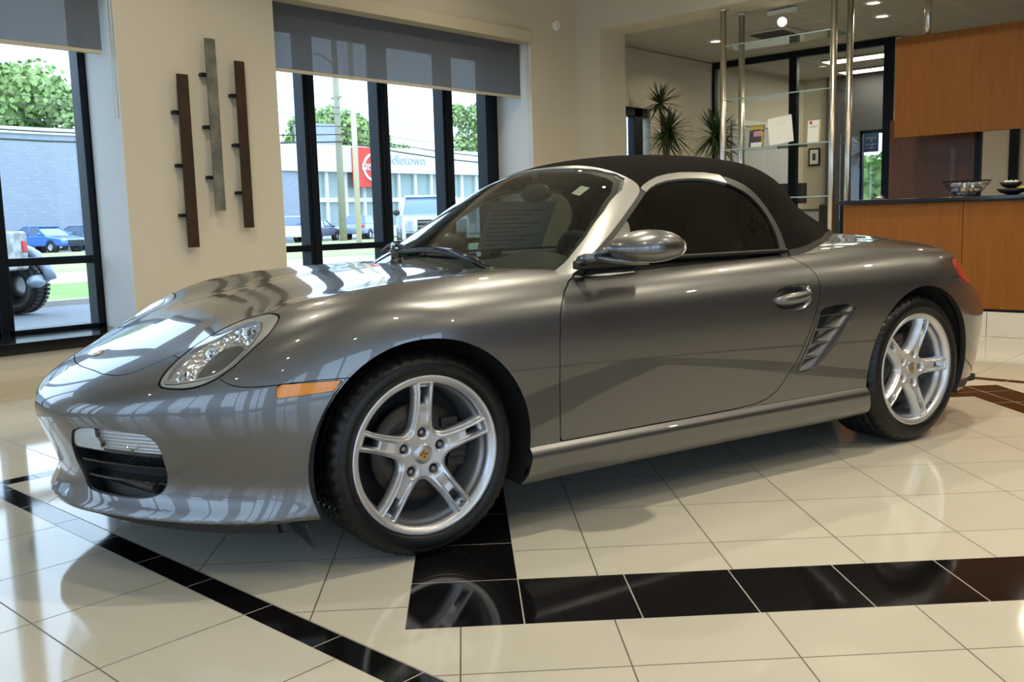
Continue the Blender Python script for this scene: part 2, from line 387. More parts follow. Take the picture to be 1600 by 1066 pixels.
# roller shades
def roller_shade(y0, y1, zb, label):
    t = empty('roller_shade', (-6.44, (y0 + y1) / 2, zb), 0, label, 'window shade', 'roller shades in the window recesses')
    c = (-6.44, (y0 + y1) / 2, zb)
    L = lambda *a: (a[0] - c[0], a[1] - c[0], a[2] - c[1], a[3] - c[1], a[4] - c[2], a[5] - c[2])
    MB().box(*L(-6.447, -6.443, y0 + .02, y1 - .045, zb, 2.80)).build('shade_cloth', 'shade_cloth', t)
    MB().box(*L(-6.455, -6.435, y0 + .02, y1 - .045, zb - .004, zb + .022)).build('hem_bar', 'baseboard', t, bevel=.003)
    MB().box(*L(-6.50, XW + .035, y0 + .02, y1 + .003, 2.76, 2.872)).build('fascia', 'baseboard', t, bevel=.004)
    cd = MB(); yy = y1 - .018
    for dy in (-.012, .012): cd.tube([Vector(p) - Vector(c) for p in ((-6.36, yy + dy, 2.77), (-6.36, yy + dy, 2.3), (-6.355, yy + dy, 1.56 if y0 > 4 else 1.78))], .0025, 6)
    cd.build('bead_cord', 'white_plastic', t)
    if y0 > 4: MB().box(*L(-6.372, -6.352, yy - .03, yy + .03, 2.10, 2.13)).build('cord_clip', 'white_plastic', t, bevel=.003)
roller_shade(4.30, 7.30, 2.235, 'grey roller shade pulled a little way down over the four-pane window')
roller_shade(-.20, 3.05, 2.213, 'grey roller shade at the upper left corner, above the lot of parked blue cars')
roller_shade(-4.55, -1.55, 2.213, 'grey roller shade of the farthest window, outside the view on the left')

# metal strips on the pier
def strip(y0, y1, z0, z1, mat, label, pegs):
    yc = (y0 + y1) / 2; zc = (z0 + z1) / 2
    t = empty('wall_sculpture', (XW, yc, z0), 0, label, 'wall art', 'metal strips on the wall pier')
    b = MB().box(.045, .062, -(y1 - y0) / 2, (y1 - y0) / 2, 0, z1 - z0).build('metal_strip', mat, t, bevel=.003)
    for zz in pegs: MB().box(0, .05, -(y1 - y0) / 2 - .035, -(y1 - y0) / 2 + .03, zz - z0 - .012, zz - z0 + .012).build('mounting_peg', 'black_metal', t, bevel=.002)
strip(3.445, 3.53, .89, 2.105, 'rust_metal', 'rust brown metal strip on the wall, leftmost of the three', (1.84, 1.47, 1.12))
strip(3.68, 3.76, 1.15, 2.375, 'patina_metal', 'grey-green patinated metal strip, tallest and middle of three on the wall', (2.12, 1.75, 1.39))
strip(3.91, 3.99, 1.02, 2.24, 'rust_metal', 'dark rust metal strip on the wall, nearest the four-pane window', (1.99, 1.63, 1.28))
# round white detector high on the wall
t = empty('wall_speaker', (XW, 7.69, 2.985), 0, 'round white disc fixed high on the wall right of the window', 'detector')
MB().lathe([(0, .03), (.042, .03), (.055, .022), (.06, 0), (0, 0)], 40).build('cover', 'white_plastic', t).rotation_euler = (0, PI / 2, 0)

# stub wall, header, back-left wall
sw = MB(); sw.box(-7.0, -6.02, YC, 8.47, 0, 4.0); sw.box(-6.02, 5.5, YC, 8.47, ZB, 4.0)
struct(sw.build('wall_back', 'wall_beige'))
struct(MB().box(-6.6, -6.43, 8.47, 9.05, 0, ZB).box(-6.6, -6.43, 9.05, 9.55, 2.28, ZB).box(-6.6, -6.43, 9.55, 11.0, 0, ZB).box(-6.6, -6.43, 9.05, 9.55, 0, .3).box(-7, -6.43, 8.47, 8.5, 0, 3.2).build('wall_left.001', 'wall_beige')).name = 'wall_backleft'
wf = struct(MB().box(-6.57, -6.47, 9.05, 9.12, .3, 2.28).box(-6.57, -6.47, 9.28, 9.45, .3, 2.28).box(-6.57, -6.47, 9.05, 9.55, 2.18, 2.28).box(-6.57, -6.47, 9.05, 9.55, .3, .36).build('window_4', 'black_metal', bevel=.004))
MB().add([(-6.53, 9.05, .3), (-6.53, 9.55, .3), (-6.53, 9.55, 2.28), (-6.53, 9.05, 2.28)], [(0, 1, 2, 3)]).build('glass_pane', 'window_glass', wf)
wr = MB(); RW = [(-4.7, -2.7), (-2.1, -.1), (.5, 2.5)]  # unseen side windows, added for more daylight on the front bumper
ys2 = [-5.1] + [v for r in RW for v in r] + [16.5]
for i in range(0, len(ys2) - 2, 2): wr.box(5.5, 5.6, ys2[i], ys2[i + 1], 0, 4)
struct(MB().box(5.5, 5.6, 2.5, 16.5, 0, 4).build('wall_sidewood', 'dark_wood'))  # unseen stretch of wall, dark wood added to dim the door's reflections
for i, (a, b) in enumerate(RW):
    wr.box(5.5, 5.6, a, b, 0, .12); wr.box(5.5, 5.6, a, b, 3.2, 4)
    f = MB().box(5.52, 5.60, a, a + .06, .12, 3.2).box(5.52, 5.60, b - .06, b, .12, 3.2).box(5.52, 5.60, (a + b) / 2 - .04, (a + b) / 2 + .04, .12, 3.2).box(5.52, 5.60, a, b, .80, .855).box(5.52, 5.60, a, b, .12, .18).box(5.52, 5.60, a, b, 3.14, 3.2)
    fr = struct(f.build('window_%d' % (9 + i), 'black_metal')); MB().add([(5.56, a, .12), (5.56, b, .12), (5.56, b, 3.2), (5.56, a, 3.2)], [(0, 1, 2, 3)]).build('glass_pane', 'window_glass', fr)
struct(wr.build('wall_right', 'wall_beige'))
# wall behind the camera with tall windows, and far right
wb = MB(); RB = [(-6.0, -3.9), (-3.3, -1.2), (-.6, 1.5), (2.1, 4.2)]
xs = [-7.0] + [v for r in RB for v in r] + [5.5]
for i in range(0, len(xs), 2): wb.box(xs[i], xs[i + 1], -5.2, -5.0, 0, 4.0)
for a, b in RB: wb.box(a, b, -5.2, -5.0, 0, .12); wb.box(a, b, -5.2, -5.0, 3.2, 4.0)
struct(wb.build('wall_front', 'wall_beige'))
for i, (a, b) in enumerate(RB):
    f = MB(); m = (a + b) / 2
    for p, q in ((a, a + .06), (m - .05, m + .05), (b - .06, b)): f.box(p, q, -5.16, -5.06, .12, 3.2)
    f.box(a, b, -5.16, -5.06, .12, .18); f.box(a, b, -5.16, -5.06, 3.14, 3.2); f.box(a, b, -5.15, -5.07, .80, .855)
    fr = struct(f.build('window_%d' % (5 + i), 'black_metal'))
    MB().add([(a, -5.11, .12), (b, -5.11, .12), (b, -5.11, 3.2), (a, -5.11, 3.2)], [(0, 1, 2, 3)]).build('glass_pane', 'window_glass', fr)
struct(MB().box(-7.0, 5.6, -5.2, 8.2, CEIL, CEIL + .1).build('ceiling', 'ceiling_white'))
# suspended ceiling of the back area with its tile joints
def grid_mat():
    m = bpy.data.materials.new('ceiling_tile'); m.use_nodes = True; nt = m.node_tree; B = nt.nodes['Principled BSDF']
    tc = nt.nodes.new('ShaderNodeTexCoord'); mp = nt.nodes.new('ShaderNodeMapping'); mp.inputs['Location'].default_value = (.05, .27, 0)
    bk = nt.nodes.new('ShaderNodeTexBrick'); bk.offset = 0; bk.inputs['Scale'].default_value = 1; bk.inputs['Brick Width'].default_value = .61; bk.inputs['Row Height'].default_value = .61
    bk.inputs['Mortar Size'].default_value = .008; bk.inputs['Color1'].default_value = (.46, .44, .40, 1); bk.inputs['Color2'].default_value = (.48, .46, .42, 1); bk.inputs['Mortar'].default_value = (.62, .60, .54, 1)
    nt.links.new(tc.outputs['Object'], mp.inputs[0]); nt.links.new(mp.outputs[0], bk.inputs['Vector']); nt.links.new(bk.outputs['Color'], B.inputs['Base Color']); B.inputs['Roughness'].default_value = .9
    MAT['ceiling_tile'] = m
grid_mat()
struct(MB().box(-7.0, 5.5, 8.47, 16.5, ZB + .01, ZB + .06).build('ceiling.001', 'ceiling_tile')).name = 'ceiling_back'

# showroom ceiling lamps
proto = None
_rows = sorted({y for x, y in LAMPS}); _cols = sorted({x for x, y in LAMPS}); _on = ('first', 'second', 'third', 'fourth', 'fifth', 'sixth', 'seventh', 'eighth')
def lamp_label(x, y): return 'recessed ceiling lamp, %s row from the front windows, %s from the window wall' % (_on[_rows.index(y)], _on[_cols.index(x)])
for i, (x, y) in enumerate(LAMPS):
    if proto is None:
        t = empty('recessed_lamp', (x, y, CEIL), 0, lamp_label(x, y), 'ceiling lamp', 'recessed lamps in the showroom ceiling')
        MB().lathe([(.06, -.001), (.062, -.010), (.085, -.010), (.09, 0)], 32).build('trim_ring', 'white_plastic', t); proto = t
    else:
        t = copy_tree(proto); t.location = (x, y, CEIL); t['label'] = lamp_label(x, y)
def can(x, y, label, p=6):
    t = empty('recessed_lamp', (x, y, ZB + .01), 0, label, 'ceiling lamp')
    MB().lathe([(.055, -.001), (.058, -.012), (.085, -.012), (.09, 0)], 32).build('trim_ring', 'white_plastic', t)
    MB().lathe([(0, -.004), (.055, -.004)], 32).build('lamp_disc', 'lamp_on', t)
    lamp_light('back_lamp_light', x, y, ZB - .02, p, .05)
can(-5.59, 9.61, 'small lit recessed lamp in the back ceiling above the palm-like plants')
can(-3.78, 9.73, 'lit recessed lamp in the back ceiling left of the orange wood panel')
can(-3.60, 9.05, 'recessed lamp at the top edge between the right-hand shelf posts and the panel')
for x, y in ((-2.2, 9.6), (-.8, 9.3)): can(x, y, 'recessed lamp in the back ceiling over the %s half of the reception counter' % ('left' if x < -2 else 'right'), 8)
t = empty('spot_light', (-4.30, 8.62, ZB), 0, 'white track spotlight hanging from the back ceiling above the glass shelves', 'spotlight')
MB().box(-.15, .15, -.02, .02, -.035, 0).build('track', 'white_plastic', t, bevel=.003)
h = MB().lathe([(0, .06), (.045, .055), (.05, -.06), (.043, -.065), (.04, -.03), (0, -.03)], 28).build('lamp_head', 'white_plastic', t); h.location = (0, 0, -.11); h.rotation_euler = Vector((.42, -.88, -.30)).to_track_quat('-Z', 'Y').to_euler()
MB().lathe([(0, -.052), (.040, -.052)], 24).build('bulb', 'lamp_on', h)
t = empty('ceiling_vent', (-4.95, 9.75, ZB + .008), 0, 'square slotted air vent in the back ceiling behind the spotlight', 'vent')
v = MB().box(-.30, .30, -.30, .30, -.012, 0); v.build('frame', 'ceiling_tile', t)
for k in range(6): MB().box(-.20, .20, -.2 + k * .075, -.17 + k * .075, -.02, -.011).build('slat', 'grey_wall', t)
# ------------------------------------------------------------------ glass shelf unit between floor-to-ceiling posts
unit = empty('display_shelf', (-4.14, 8.35, 0), 0, 'tall display stand of satin steel posts with clear glass shelves', 'display shelf')
o_ = Vector((-4.14, 8.35, 0))
for (x, y) in ((-4.69, 8.2), (-4.66, 8.5), (-3.605, 8.2), (-3.585, 8.5)):
    p = MB().tube([(x + 4.14, y - 8.35, .005), (x + 4.14, y - 8.35, ZB - (0 if y < 8.4 else 0))], .030, 20).build('post', 'satin_steel', unit)
    MB().lathe([(0, -.001), (.055, -.001), (.055, -.012), (.03, -.018)], 24, c=(x + 4.14, y - 8.35, ZB)).build('ceiling_flange', 'satin_steel', p)
    MB().lathe([(0, .001), (.055, .001), (.055, .012), (.03, .018)], 24, c=(x + 4.14, y - 8.35, 0)).build('floor_flange', 'satin_steel', p)
for z in (1.16, 1.635, 2.10, 2.60):
    s = MB().box(-.55, .54, -.17, .17, z - .006, z + .006).build('glass_shelf', 'shelf_glass', unit)
    e = MB().box(-.552, .542, -.172, -.168, z - .0055, z + .0055).build('polished_edge', 'chrome' if 0 else 'shop_glass', s)
    for (x, y) in ((-.55, -.15), (-.52, .15), (.535, -.15), (.555, .15)): MB().tube([(x, y - .035 if y > 0 else y - .035, z - .012), (x, y + .035, z - .012)], .006, 8).build('bracket', 'satin_steel', s)
def sheet(name, x0, x1, y, z0, h, lean, mat, label, cat, extra=None):
    t = empty(name, ((x0 + x1) / 2, y, z0), 0, label, cat)
    w = (x1 - x0) / 2
    b = MB().obox((0, lean * h / 2, h / 2), (w, 0, 0), (0, .003, 0), (0, lean * h / 2, h / 2)).build('panel', mat, t)
    MB().obox((0, lean * h * .8, h * .4), (w * .5, 0, 0), (0, .002, 0), (0, -lean * h * .2, h * .4)).build('stand_leg', mat, t)
    if extra:
        for k, (u0, u1, v0, v1, m) in enumerate(extra):
            uc = -w + (u0 + u1) / 2 * 2 * w; vc = (v0 + v1) / 2 * h
            MB().obox((uc, lean * vc - .0042, vc), ((u1 - u0) * w, 0, 0), (0, .001, 0), (0, lean * (v1 - v0) * h / 2, (v1 - v0) * h / 2)).build('printed_patch', m, b)
    return t
pr('poster_yellow', (.55, .42, .06), .5); pr('poster_dark', (.05, .05, .06), .4); pr('poster_pink', (.6, .3, .35), .5); pr('logo_red', (.55, .06, .05), .5); pr('ink', (.35, .33, .33), .6)
t = sheet('picture_card', -4.49, -4.34, 8.33, 1.6415, .215, .15, 'poster_dark', 'colourful picture card leaning on the glass shelf, leftmost of three', 'card',
      [(.02, .98, .78, .98, 'poster_yellow'), (.3, .85, .5, .75, 'poster_pink'), (.15, .9, .05, .24, 'paper'), (.86, .98, .1, .7, 'poster_yellow')])
t = sheet('sign_card', -4.235, -4.005, 8.27, 1.659, .25, .12, 'paper', 'large blank white card standing on the glass shelf', 'card'); t.rotation_euler = (0, math.radians(-8), math.radians(6))
t = sheet('leaflet_holder', -3.885, -3.765, 8.30, 1.6415, .205, .1, 'paper', 'white leaflet with a small red emblem at the right end of the glass shelf', 'leaflet', [(.12, .34, .84, .97, 'logo_red'), (.15, .8, .74, .76, 'ink'), (.15, .7, .69, .71, 'ink'), (.9, .99, .02, .98, 'poster_yellow')])

# ------------------------------------------------------------------ palm-like plants
def rosette(mb, c, n, L, down=.5, seed=0):
    rnd = random.Random(seed)
    for k in range(int(n * 1.4)):
        a = rnd.uniform(0, 2 * PI); e = rnd.uniform(-.75, 1.35); l = L * rnd.uniform(.75, 1.1); w = .0165
        d = Vector((math.cos(a) * math.cos(e), math.sin(a) * math.cos(e), math.sin(e)))
        sd = d.cross(Vector((0, 0, 1))).normalized(); p = Vector(c); pts = []
        for i in range(6):
            t = i / 5; q = p + d * l * t + Vector((0, 0, -1)) * down * l * t * t * (.35 if e > .3 else .3)
            ww = w * (1 - t) ** .6 if t > .15 else w * .8
            pts += [q - sd * ww, q + sd * ww + Vector((0, 0, .002))]
        mb.add(pts, [(2 * i, 2 * i + 1, 2 * i + 3, 2 * i + 2) for i in range(5)], True)
def plant(loc, heads, label):
    t = empty('dracaena_plant', loc, 0, label, 'plant')
    MB().lathe([(0, .01), (.14, .01), (.19, .30), (.20, .36), (.185, .36), (.17, .30), (0, .30)], 36).build('pot', 'terracotta', t)
    MB().lathe([(0, .305), (.172, .305)], 24).build('soil', 'bark', t)
    for i, (c, n, L) in enumerate(heads):
        c = Vector(c); base = Vector((.04 * math.cos(i * 2), .04 * math.sin(i * 2), .30))
        st = MB().tube([base, base.lerp(c, .5) + Vector((.03, .02, 0)), c], [.020, .016, .012], 8).build('stem', 'bark', t)
        m = MB(); rosette(m, (0, 0, 0), n, L, .5, i + int(abs(loc[0]) * 10)); m.build('leaf_crown', 'leaf', st, fix=False).location = c
plant((-6.08, 9.3, 0), [((-.05, 0, 2.30), 70, .30), ((.06, 0, 1.98), 90, .36), ((.0, .05, 1.86), 50, .30)], 'tall spiky-leaved plant with two leaf heads in front of the black-framed window')
plant((-5.24, 9.0, 0), [((0, 0, 1.86), 110, .36), ((.05, .02, 1.72), 50, .28)], 'spiky-leaved plant with one round leaf head left of the glass shelves')

# ------------------------------------------------------------------ reception counter
ct = empty('reception_counter', (-1.0, 8.3, 0), 0, 'reception counter with orange wood front and white tiled plinth', 'counter')
L_ = lambda x0, x1, y0, y1, z0, z1: (x0 + 1.0, x1 + 1.0, y0 - 8.3, y1 - 8.3, z0, z1)
MB().box(*L_(-3.42, 2.5, YC + .03, 8.70, .215, 1.072)).build('body', 'cherry_wood', ct)
for x0, x1 in ((-3.42, -2.442), (-2.438, -1.2), (-1.196, .1), (.104, 1.3), (1.304, 2.5)): MB().box(*L_(x0, x1, YC + .008, YC + .03, .22, 1.072)).build('front_panel', 'cherry_wood', ct, bevel=.002)
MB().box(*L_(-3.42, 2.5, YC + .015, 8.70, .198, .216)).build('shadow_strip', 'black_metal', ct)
for k in range(15):
    x0 = -3.42 + k * .395; MB().box(*L_(x0 + .002, x0 + .393, YC + .004, YC + .04, .001, .198)).build('plinth_tile', 'stone', ct, bevel=.002)
MB().box(*L_(-3.45, 2.5, YC - .03, 8.74, 1.074, 1.112)).build('worktop', 'black_gloss', ct, bevel=.004)
# hanging wood panel over the counter
hp = empty('hanging_panel', (-1.0, 8.72, 1.66), 0, 'large orange wood panel hung from the ceiling above the reception counter', 'wall panel')
for k, (x0, x1) in enumerate(((-3.25, -1.0), (-.996, 1.3))): MB().box(x0 + 1.0, x1 + 1.0, -.02, .02, 0, .865).build('panel_board', 'cherry_wood', hp, bevel=.002)
for x in (-3.00, -1.2, .6): MB().tube([(x + 1.0, .035, .80), (x + 1.0, .035, ZB - 1.66)], .030, 20).build('hanger_post', 'satin_steel', hp)
lp = empty('back_panel', (-3.05, 9.2, 0), 0, 'dark brown wood panel behind the counter under the hanging panel', 'wall panel')
MB().box(-.42, .345, -.015, .015, .01, 1.86).build('panel_board', 'dark_wood', lp); MB().box(.345, .395, -.03, .03, .01, 1.95).build('edge_post', 'black_metal', lp)
# glass partition of the office
gp = empty('glass_partition', (-5.3, 11.0, 0), 0, 'black framed floor to ceiling glass partition of the office', 'glass partition')
for x0, x1 in ((-6.49, -6.39), (-5.375, -5.275), (-4.23, -4.12)): MB().box(x0 + 5.3, x1 + 5.3, -.04, .04, .01, ZB).build('upright', 'black_metal', gp, bevel=.004)
MB().box(-1.19, 1.18, -.039, .039, 2.87, ZB).build('head_rail', 'black_metal', gp); MB().box(-1.19, 1.18, -.039, .039, .01, .12).build('floor_rail', 'black_metal', gp)
for x0, x1 in ((-6.39, -5.375), (-5.275, -4.23)): MB().add([(x0 + 5.3, 0, .12), (x1 + 5.3, 0, .12), (x1 + 5.3, 0, 2.87), (x0 + 5.3, 0, 2.87)], [(0, 1, 2, 3)]).build('glass_panel', 'window_glass', gp)
struct(MB().box(-4.12, 5.5, 11.5, 11.6, 0, ZB).box(-4.12, -4.05, 11.0, 11.5, 0, ZB).build('wall_reception', 'wall_beige'))
struct(MB().box(-3.02, -2.93, 11.44, 11.5, 0, 2.6).box(-2.0, -1.92, 11.44, 11.5, 0, 2.6).box(-3.02, -1.92, 11.44, 11.5, 2.5, 2.6).build('door_2', 'black_metal'))
# office room behind it
struct(MB().box(-6.6, -6.03, 13.6, 13.7, 0, 3).box(-6.6, -6.43, 11.0, 13.6, 0, 3).build('wall_office', 'wall_beige'))
struct(MB().box(-6.03, -5.53, 13.5, 13.62, 0, 3).box(-5.08, 5.4, 13.5, 13.62, 0, 3).box(-5.53, -5.08, 13.5, 13.62, 2.15, 3).build('wall_officeback', 'grey_wall'))
struct(MB().box(-5.53, -5.49, 13.52, 13.58, 0, 2.15).box(-5.12, -5.08, 13.52, 13.58, 0, 2.15).box(-5.53, -5.08, 13.52, 13.58, 2.10, 2.15).box(-5.53, -5.08, 13.52, 13.58, 0, .12).build('door_1', 'black_metal'))
dg_ = empty('door_sign', (-5.36, 13.50, 1.84), 0, 'small dark blue sign hanging on the far glazed office door', 'sign')
pr('sign_blue', (.015, .04, .10), .4)
MB().box(-.11, .11, -.012, -.002, 0, .26).build('board', 'sign_blue', dg_, bevel=.003)
for z in (.18, .10, .05): MB().box(-.08, .08, -.0145, -.0125, z, z + (.03 if z > .15 else .012)).build('printed_line', 'steel', dg_)
hg = MB(); V = []; F = []; rr_ = random.Random(5)
for _ in range(2600):
    p = Vector((rr_.uniform(-8, -3), rr_.uniform(17.0, 18.2), rr_.uniform(-.1, 2.0))); a_ = Vector((rr_.gauss(0, 1), rr_.gauss(0, 1), rr_.gauss(0, 1))).normalized() * .09; b_ = a_.cross(Vector((rr_.gauss(0, 1), rr_.gauss(0, 1), rr_.gauss(0, 1)))).normalized() * .09
    n_ = len(V); V += [p - a_ - b_, p + a_ - b_, p + a_ + b_, p - a_ + b_]; F.append((n_, n_ + 1, n_ + 2, n_ + 3))
hg.add(V, F); hg.box(-8, -3, 17.3, 18.0, -.1, 1.8); tag(hg.build('hedge', 'tree_leaf', fix=False), 'leafy green hedge outside the far glazed office door', 'hedge')
vb = empty('vertical_blinds', (-6.41, 12.4, .3), 0, 'pale vertical blinds along the office side wall seen through the glass', 'blinds')
MB().box(-.015, .05, -.95, .80, 1.90, 1.97).build('head_rail', 'white_plastic', vb)
for k in range(14): MB().obox((.02, -.90 + k * .127, .95), (.014, .060, 0), (.0015, 0, 0), (0, 0, .95)).build('blind_slat', 'blind', vb)
pf = empty('framed_picture', (-6.24, 13.585, 1.83), 0, 'small black framed picture on the office wall', 'picture')
MB().box(-.09, .09, -.012, .012, -.13, .13).build('frame', 'black_metal', pf, bevel=.004); MB().box(-.065, .065, -.015, -.0125, -.105, .105).build('mat_board', 'paper', pf); MB().box(-.025, .025, -.018, -.0155, -.05, .05).build('picture', 'poster_dark', pf)
for i, (x, y) in enumerate(((-4.80, 12.08), (-5.05, 13.17), (-2.6, 12.3))):
    t = empty('ceiling_light_panel', (x, y, ZB), 0, ('long lit fluorescent panel nearest the glass, in the office ceiling', 'lit fluorescent panel farther back in the office ceiling', 'lit fluorescent panel at the right of the office ceiling')[i], 'ceiling light')
    MB().box(-.63, .63, -.16, .16, -.012, -.001).build('frame', 'white_plastic', t); MB().box(-.60, .60, -.13, .13, -.016, -.0125).build('diffuser', 'tube_on', t)
    d_ = bpy.data.lights.new('panel_light', 'AREA'); d_.shape = 'RECTANGLE'; d_.size = 1.2; d_.size_y = .25; d_.energy = 16; d_.color = (1, .93, .75); o_l = bpy.data.objects.new('panel_light', d_); COL.objects.link(o_l); o_l.location = (x, y, ZB - .03)
dk = empty('office_desk', (-5.75, 12.35, 0), 0, 'office desk with a white front seen behind the soft top', 'desk')
MB().box(-.55, .75, -.30, .30, 1.03, 1.06).build('desk_top', 'desk', dk, bevel=.004); MB().box(-.52, .72, -.28, -.25, .02, 1.03).build('front_board', 'paper', dk)
for x in (-.54, .70): MB().box(x, x + .04, -.28, .28, .01, 1.03).build('side_board', 'desk', dk)
mo = empty('computer_monitor', (-6.02, 12.4, 1.06), .4, 'black computer monitor on the office desk', 'monitor')
MB().box(-.20, .20, -.02, .02, .08, .36).build('screen', 'black_plastic', mo, bevel=.006); MB().box(-.03, .03, 0, .03, .0, .2).build('neck', 'black_plastic', mo); MB().box(-.12, .12, -.08, .08, 0, .012).build('base', 'black_plastic', mo)
oc = empty('office_chair', (-5.3, 11.7, 0), -.4, 'black office chair behind the glass partition', 'chair')
MB().box(-.24, .24, -.24, .24, .44, .52).build('seat', 'leather', oc, bevel=.03); MB().box(-.22, .22, .18, .24, .55, 1.12).build('backrest', 'leather', oc, bevel=.03); MB().tube([(0, 0, .08), (0, 0, .45)], .03, 10).build('gas_column', 'black_plastic', oc)
for k in range(5): MB().tube([(0, 0, .09), (.28 * math.cos(k * 1.257), .28 * math.sin(k * 1.257), .05)], .018, 8).build('leg', 'black_plastic', oc)
# things on the counter top
def bowl_prof(r, h, t=.004): return [(0, .004), (r * .35, .004), (r * .75, h * .45), (r, h), (r - t, h), (r * .72, h * .5), (r * .33, .012), (0, .012)]
ZC = 1.1125
wb_ = empty('wire_bowl', (-2.47, 8.2, ZC), 0, 'round black wire mesh bowl on the counter holding white and beige balls', 'bowl')
ring = MB()
for f in (0, .25, .5, .75, 1):
    r = .075 + .105 * f ** .8; z = .006 + .120 * f
    ring.tube([(r * math.cos(a), r * math.sin(a), z) for a in np.linspace(0, 2 * PI, 33)], .003 if f == 1 else .0015, 6, False)
ring.build('rings', 'black_metal', wb_)
sp_ = MB()
for k in range(28):
    a = 2 * PI * k / 28; sp_.tube([((.075 + .105 * f ** .8) * math.cos(a + .12 * f), (.075 + .105 * f ** .8) * math.sin(a + .12 * f), .006 + .12 * f) for f in (0, .33, .66, 1)], .0013, 5, False)
sp_.build('wires', 'black_metal', wb_)
pr('ball_white', (.75, .72, .66), .5); pr('ball_beige', (.55, .45, .33), .6); pr('ball_blue', (.25, .29, .36), .5)
bm_ = {}
rnd = random.Random(3); cnt = 0
for lay, (rr, nn, zz) in enumerate(((.0, 1, .030), (.052, 6, .032), (.092, 10, .052), (.045, 5, .072), (.100, 10, .092), (.0, 1, .075))):
    for k in range(nn):
        a = 2 * PI * k / nn + lay * .5; mt = ('ball_white', 'ball_beige', 'ball_white', 'ball_blue')[rnd.randrange(4)]
        if mt not in bm_:
            bm_[mt] = MB().sphere((0, 0, 0), .0215, 16, 10).build('ball', mt); o = bm_[mt]
        else: o = bm_[mt].copy(); COL.objects.link(o)
        o.location = (-2.47 + rr * math.cos(a), 8.2 + rr * math.sin(a), ZC + zz); o['label'] = {'ball_white': 'small white ball lying in the wire bowl', 'ball_beige': 'small beige ball lying in the wire bowl', 'ball_blue': 'small blue-grey ball lying in the wire bowl'}[mt]; o['category'] = 'ball'; o['group'] = {'ball_white': 'white balls in the wire bowl', 'ball_beige': 'beige balls in the wire bowl', 'ball_blue': 'blue-grey balls in the wire bowl'}[mt]
t = MB().lathe(bowl_prof(.115, .05), 40).build('plate_bowl', 'dark_bowl', loc=(-2.13, 8.2, ZC)); tag(t, 'shallow black dish at the right edge of the counter, under a smaller black bowl', 'dish')
t = MB().lathe(bowl_prof(.085, .05), 40).build('small_bowl', 'dark_bowl', loc=(-2.14, 8.2, ZC + .050)); tag(t, 'small black bowl set on the shallow black dish', 'bowl')
for k, (dx, dy) in enumerate(((0, 0), (.03, .02), (-.035, .01))):
    t = MB().sphere((0, 0, 0), .022, 14, 8).build('shell', 'ball_white', loc=(-2.14 + dx, 8.2 + dy, ZC + .096)); tag(t, 'cream shell lying in the small black bowl', 'shell', 'shells in the small black bowl')
t = MB().sphere((0, 0, 0), .03, 14, 8, (1.3, .8, .6)).build('banana_slice', 'poster_yellow', loc=(-2.055, 8.17, ZC + .052)); tag(t, 'yellow fruit resting at the rim of the shallow black dish', 'fruit')
t = empty('desk_bell', (-3.17, 8.2, ZC), 0, 'small chrome desk bell at the left of the counter top', 'bell'); MB().lathe([(0, .045), (.012, .044), (.03, .034), (.038, .015), (.038, .008), (0, .008)], 28).build('dome', 'chrome', t); MB().lathe([(.043, .0), (.043, .008), (0, .008)], 28).build('base', 'black_plastic', t); MB().lathe([(0, .06), (.005, .058), (.004, .044)], 12).build('button', 'chrome', t)
# ------------------------------------------------------------------ outside, through the windows
ZG = -.10
def ground(name, x0, x1, mat, z, label=None):
    o = MB().box(x0, x1, -60, 120, z - .2, z).build(name, mat); o['kind'] = 'structure'; return o
ground('ground', -200, -6.99, 'asphalt', ZG - .02); 
ground('lawn', -22.6, -15.4, 'grass', ZG + .05); ground('curb', -15.4, -15.15, 'curb', ZG + .06)
ground('road', -25.8, -20.3, 'road_white', ZG + .056); ground('verge', -50, -25.8, 'grass_dry', ZG + .07)
struct(MB().box(-40, 40, -40, -5.25, -.3, -.12).box(5.65, 60, -5.25, 40, -.3, -.12).build('ground.001', 'concrete')).name = 'pavement'
# the long building over the road
bd = empty('dealership_building', (-62, 40, ZG), 0, 'long low building with grey brick wall and white fascia across the road', 'building')
MB().box(-8, 0, -70, 4.2, 0, 7.2).build('brick_wall', 'grey_brick', bd)
MB().box(-8.2, .15, -70, -4, 7.2, 7.6).build('coping', 'building_white', bd)
MB().box(-8.2, .25, -4, 4.5, 5.3, 7.4).build('fascia', 'building_white', bd); MB().box(-8, .25, 4.5, 60, 5.3, 7.4).build('fascia', 'building_white', bd)
MB().box(-8, -.3, 4.2, 60, 0, .9).build('low_wall', 'building_white', bd); MB().box(-7, -.4, 4.2, 60, .9, 5.3).build('shop_glazing', 'shop_glass', bd)
for k in range(30):
    y = 4.4 + k * 1.9; MB().box(-.4, -.15, y, y + .28, 0, 5.3).build('pilaster', 'building_white', bd)
MB().box(-.4, -.1, 4.2, 60, 2.9, 3.25).build('transom', 'building_white', bd)
MB().box(-3, -1, 5.6, 8.6, 7.4, 9.2).build('roof_plant', 'grey_brick', bd)
dr = MB().box(0, .1, -1.8, -.4, 0, 2.4).build('door', 'shop_glass', bd); MB().box(.0, .12, -2.0, -1.8, 0, 2.6).build('door_frame', 'building_white', dr)
sg = empty('red_sign', (-61.4, 50.55, 3.98), 0, 'red square sign with a white ring on the building over the road', 'sign')
MB().box(-.34, .15, -1.85, 1.85, 0, 3.2).build('board', 'sign_red', sg)
rg = MB(); rg.lathe([(1.15, 0), (1.15, .06), (.95, .06), (.95, 0)], 48, close=True); r_ = rg.build('ring', 'sign_white', sg); r_.rotation_euler = (0, PI / 2, 0); r_.location = (.16, 0, 1.6)
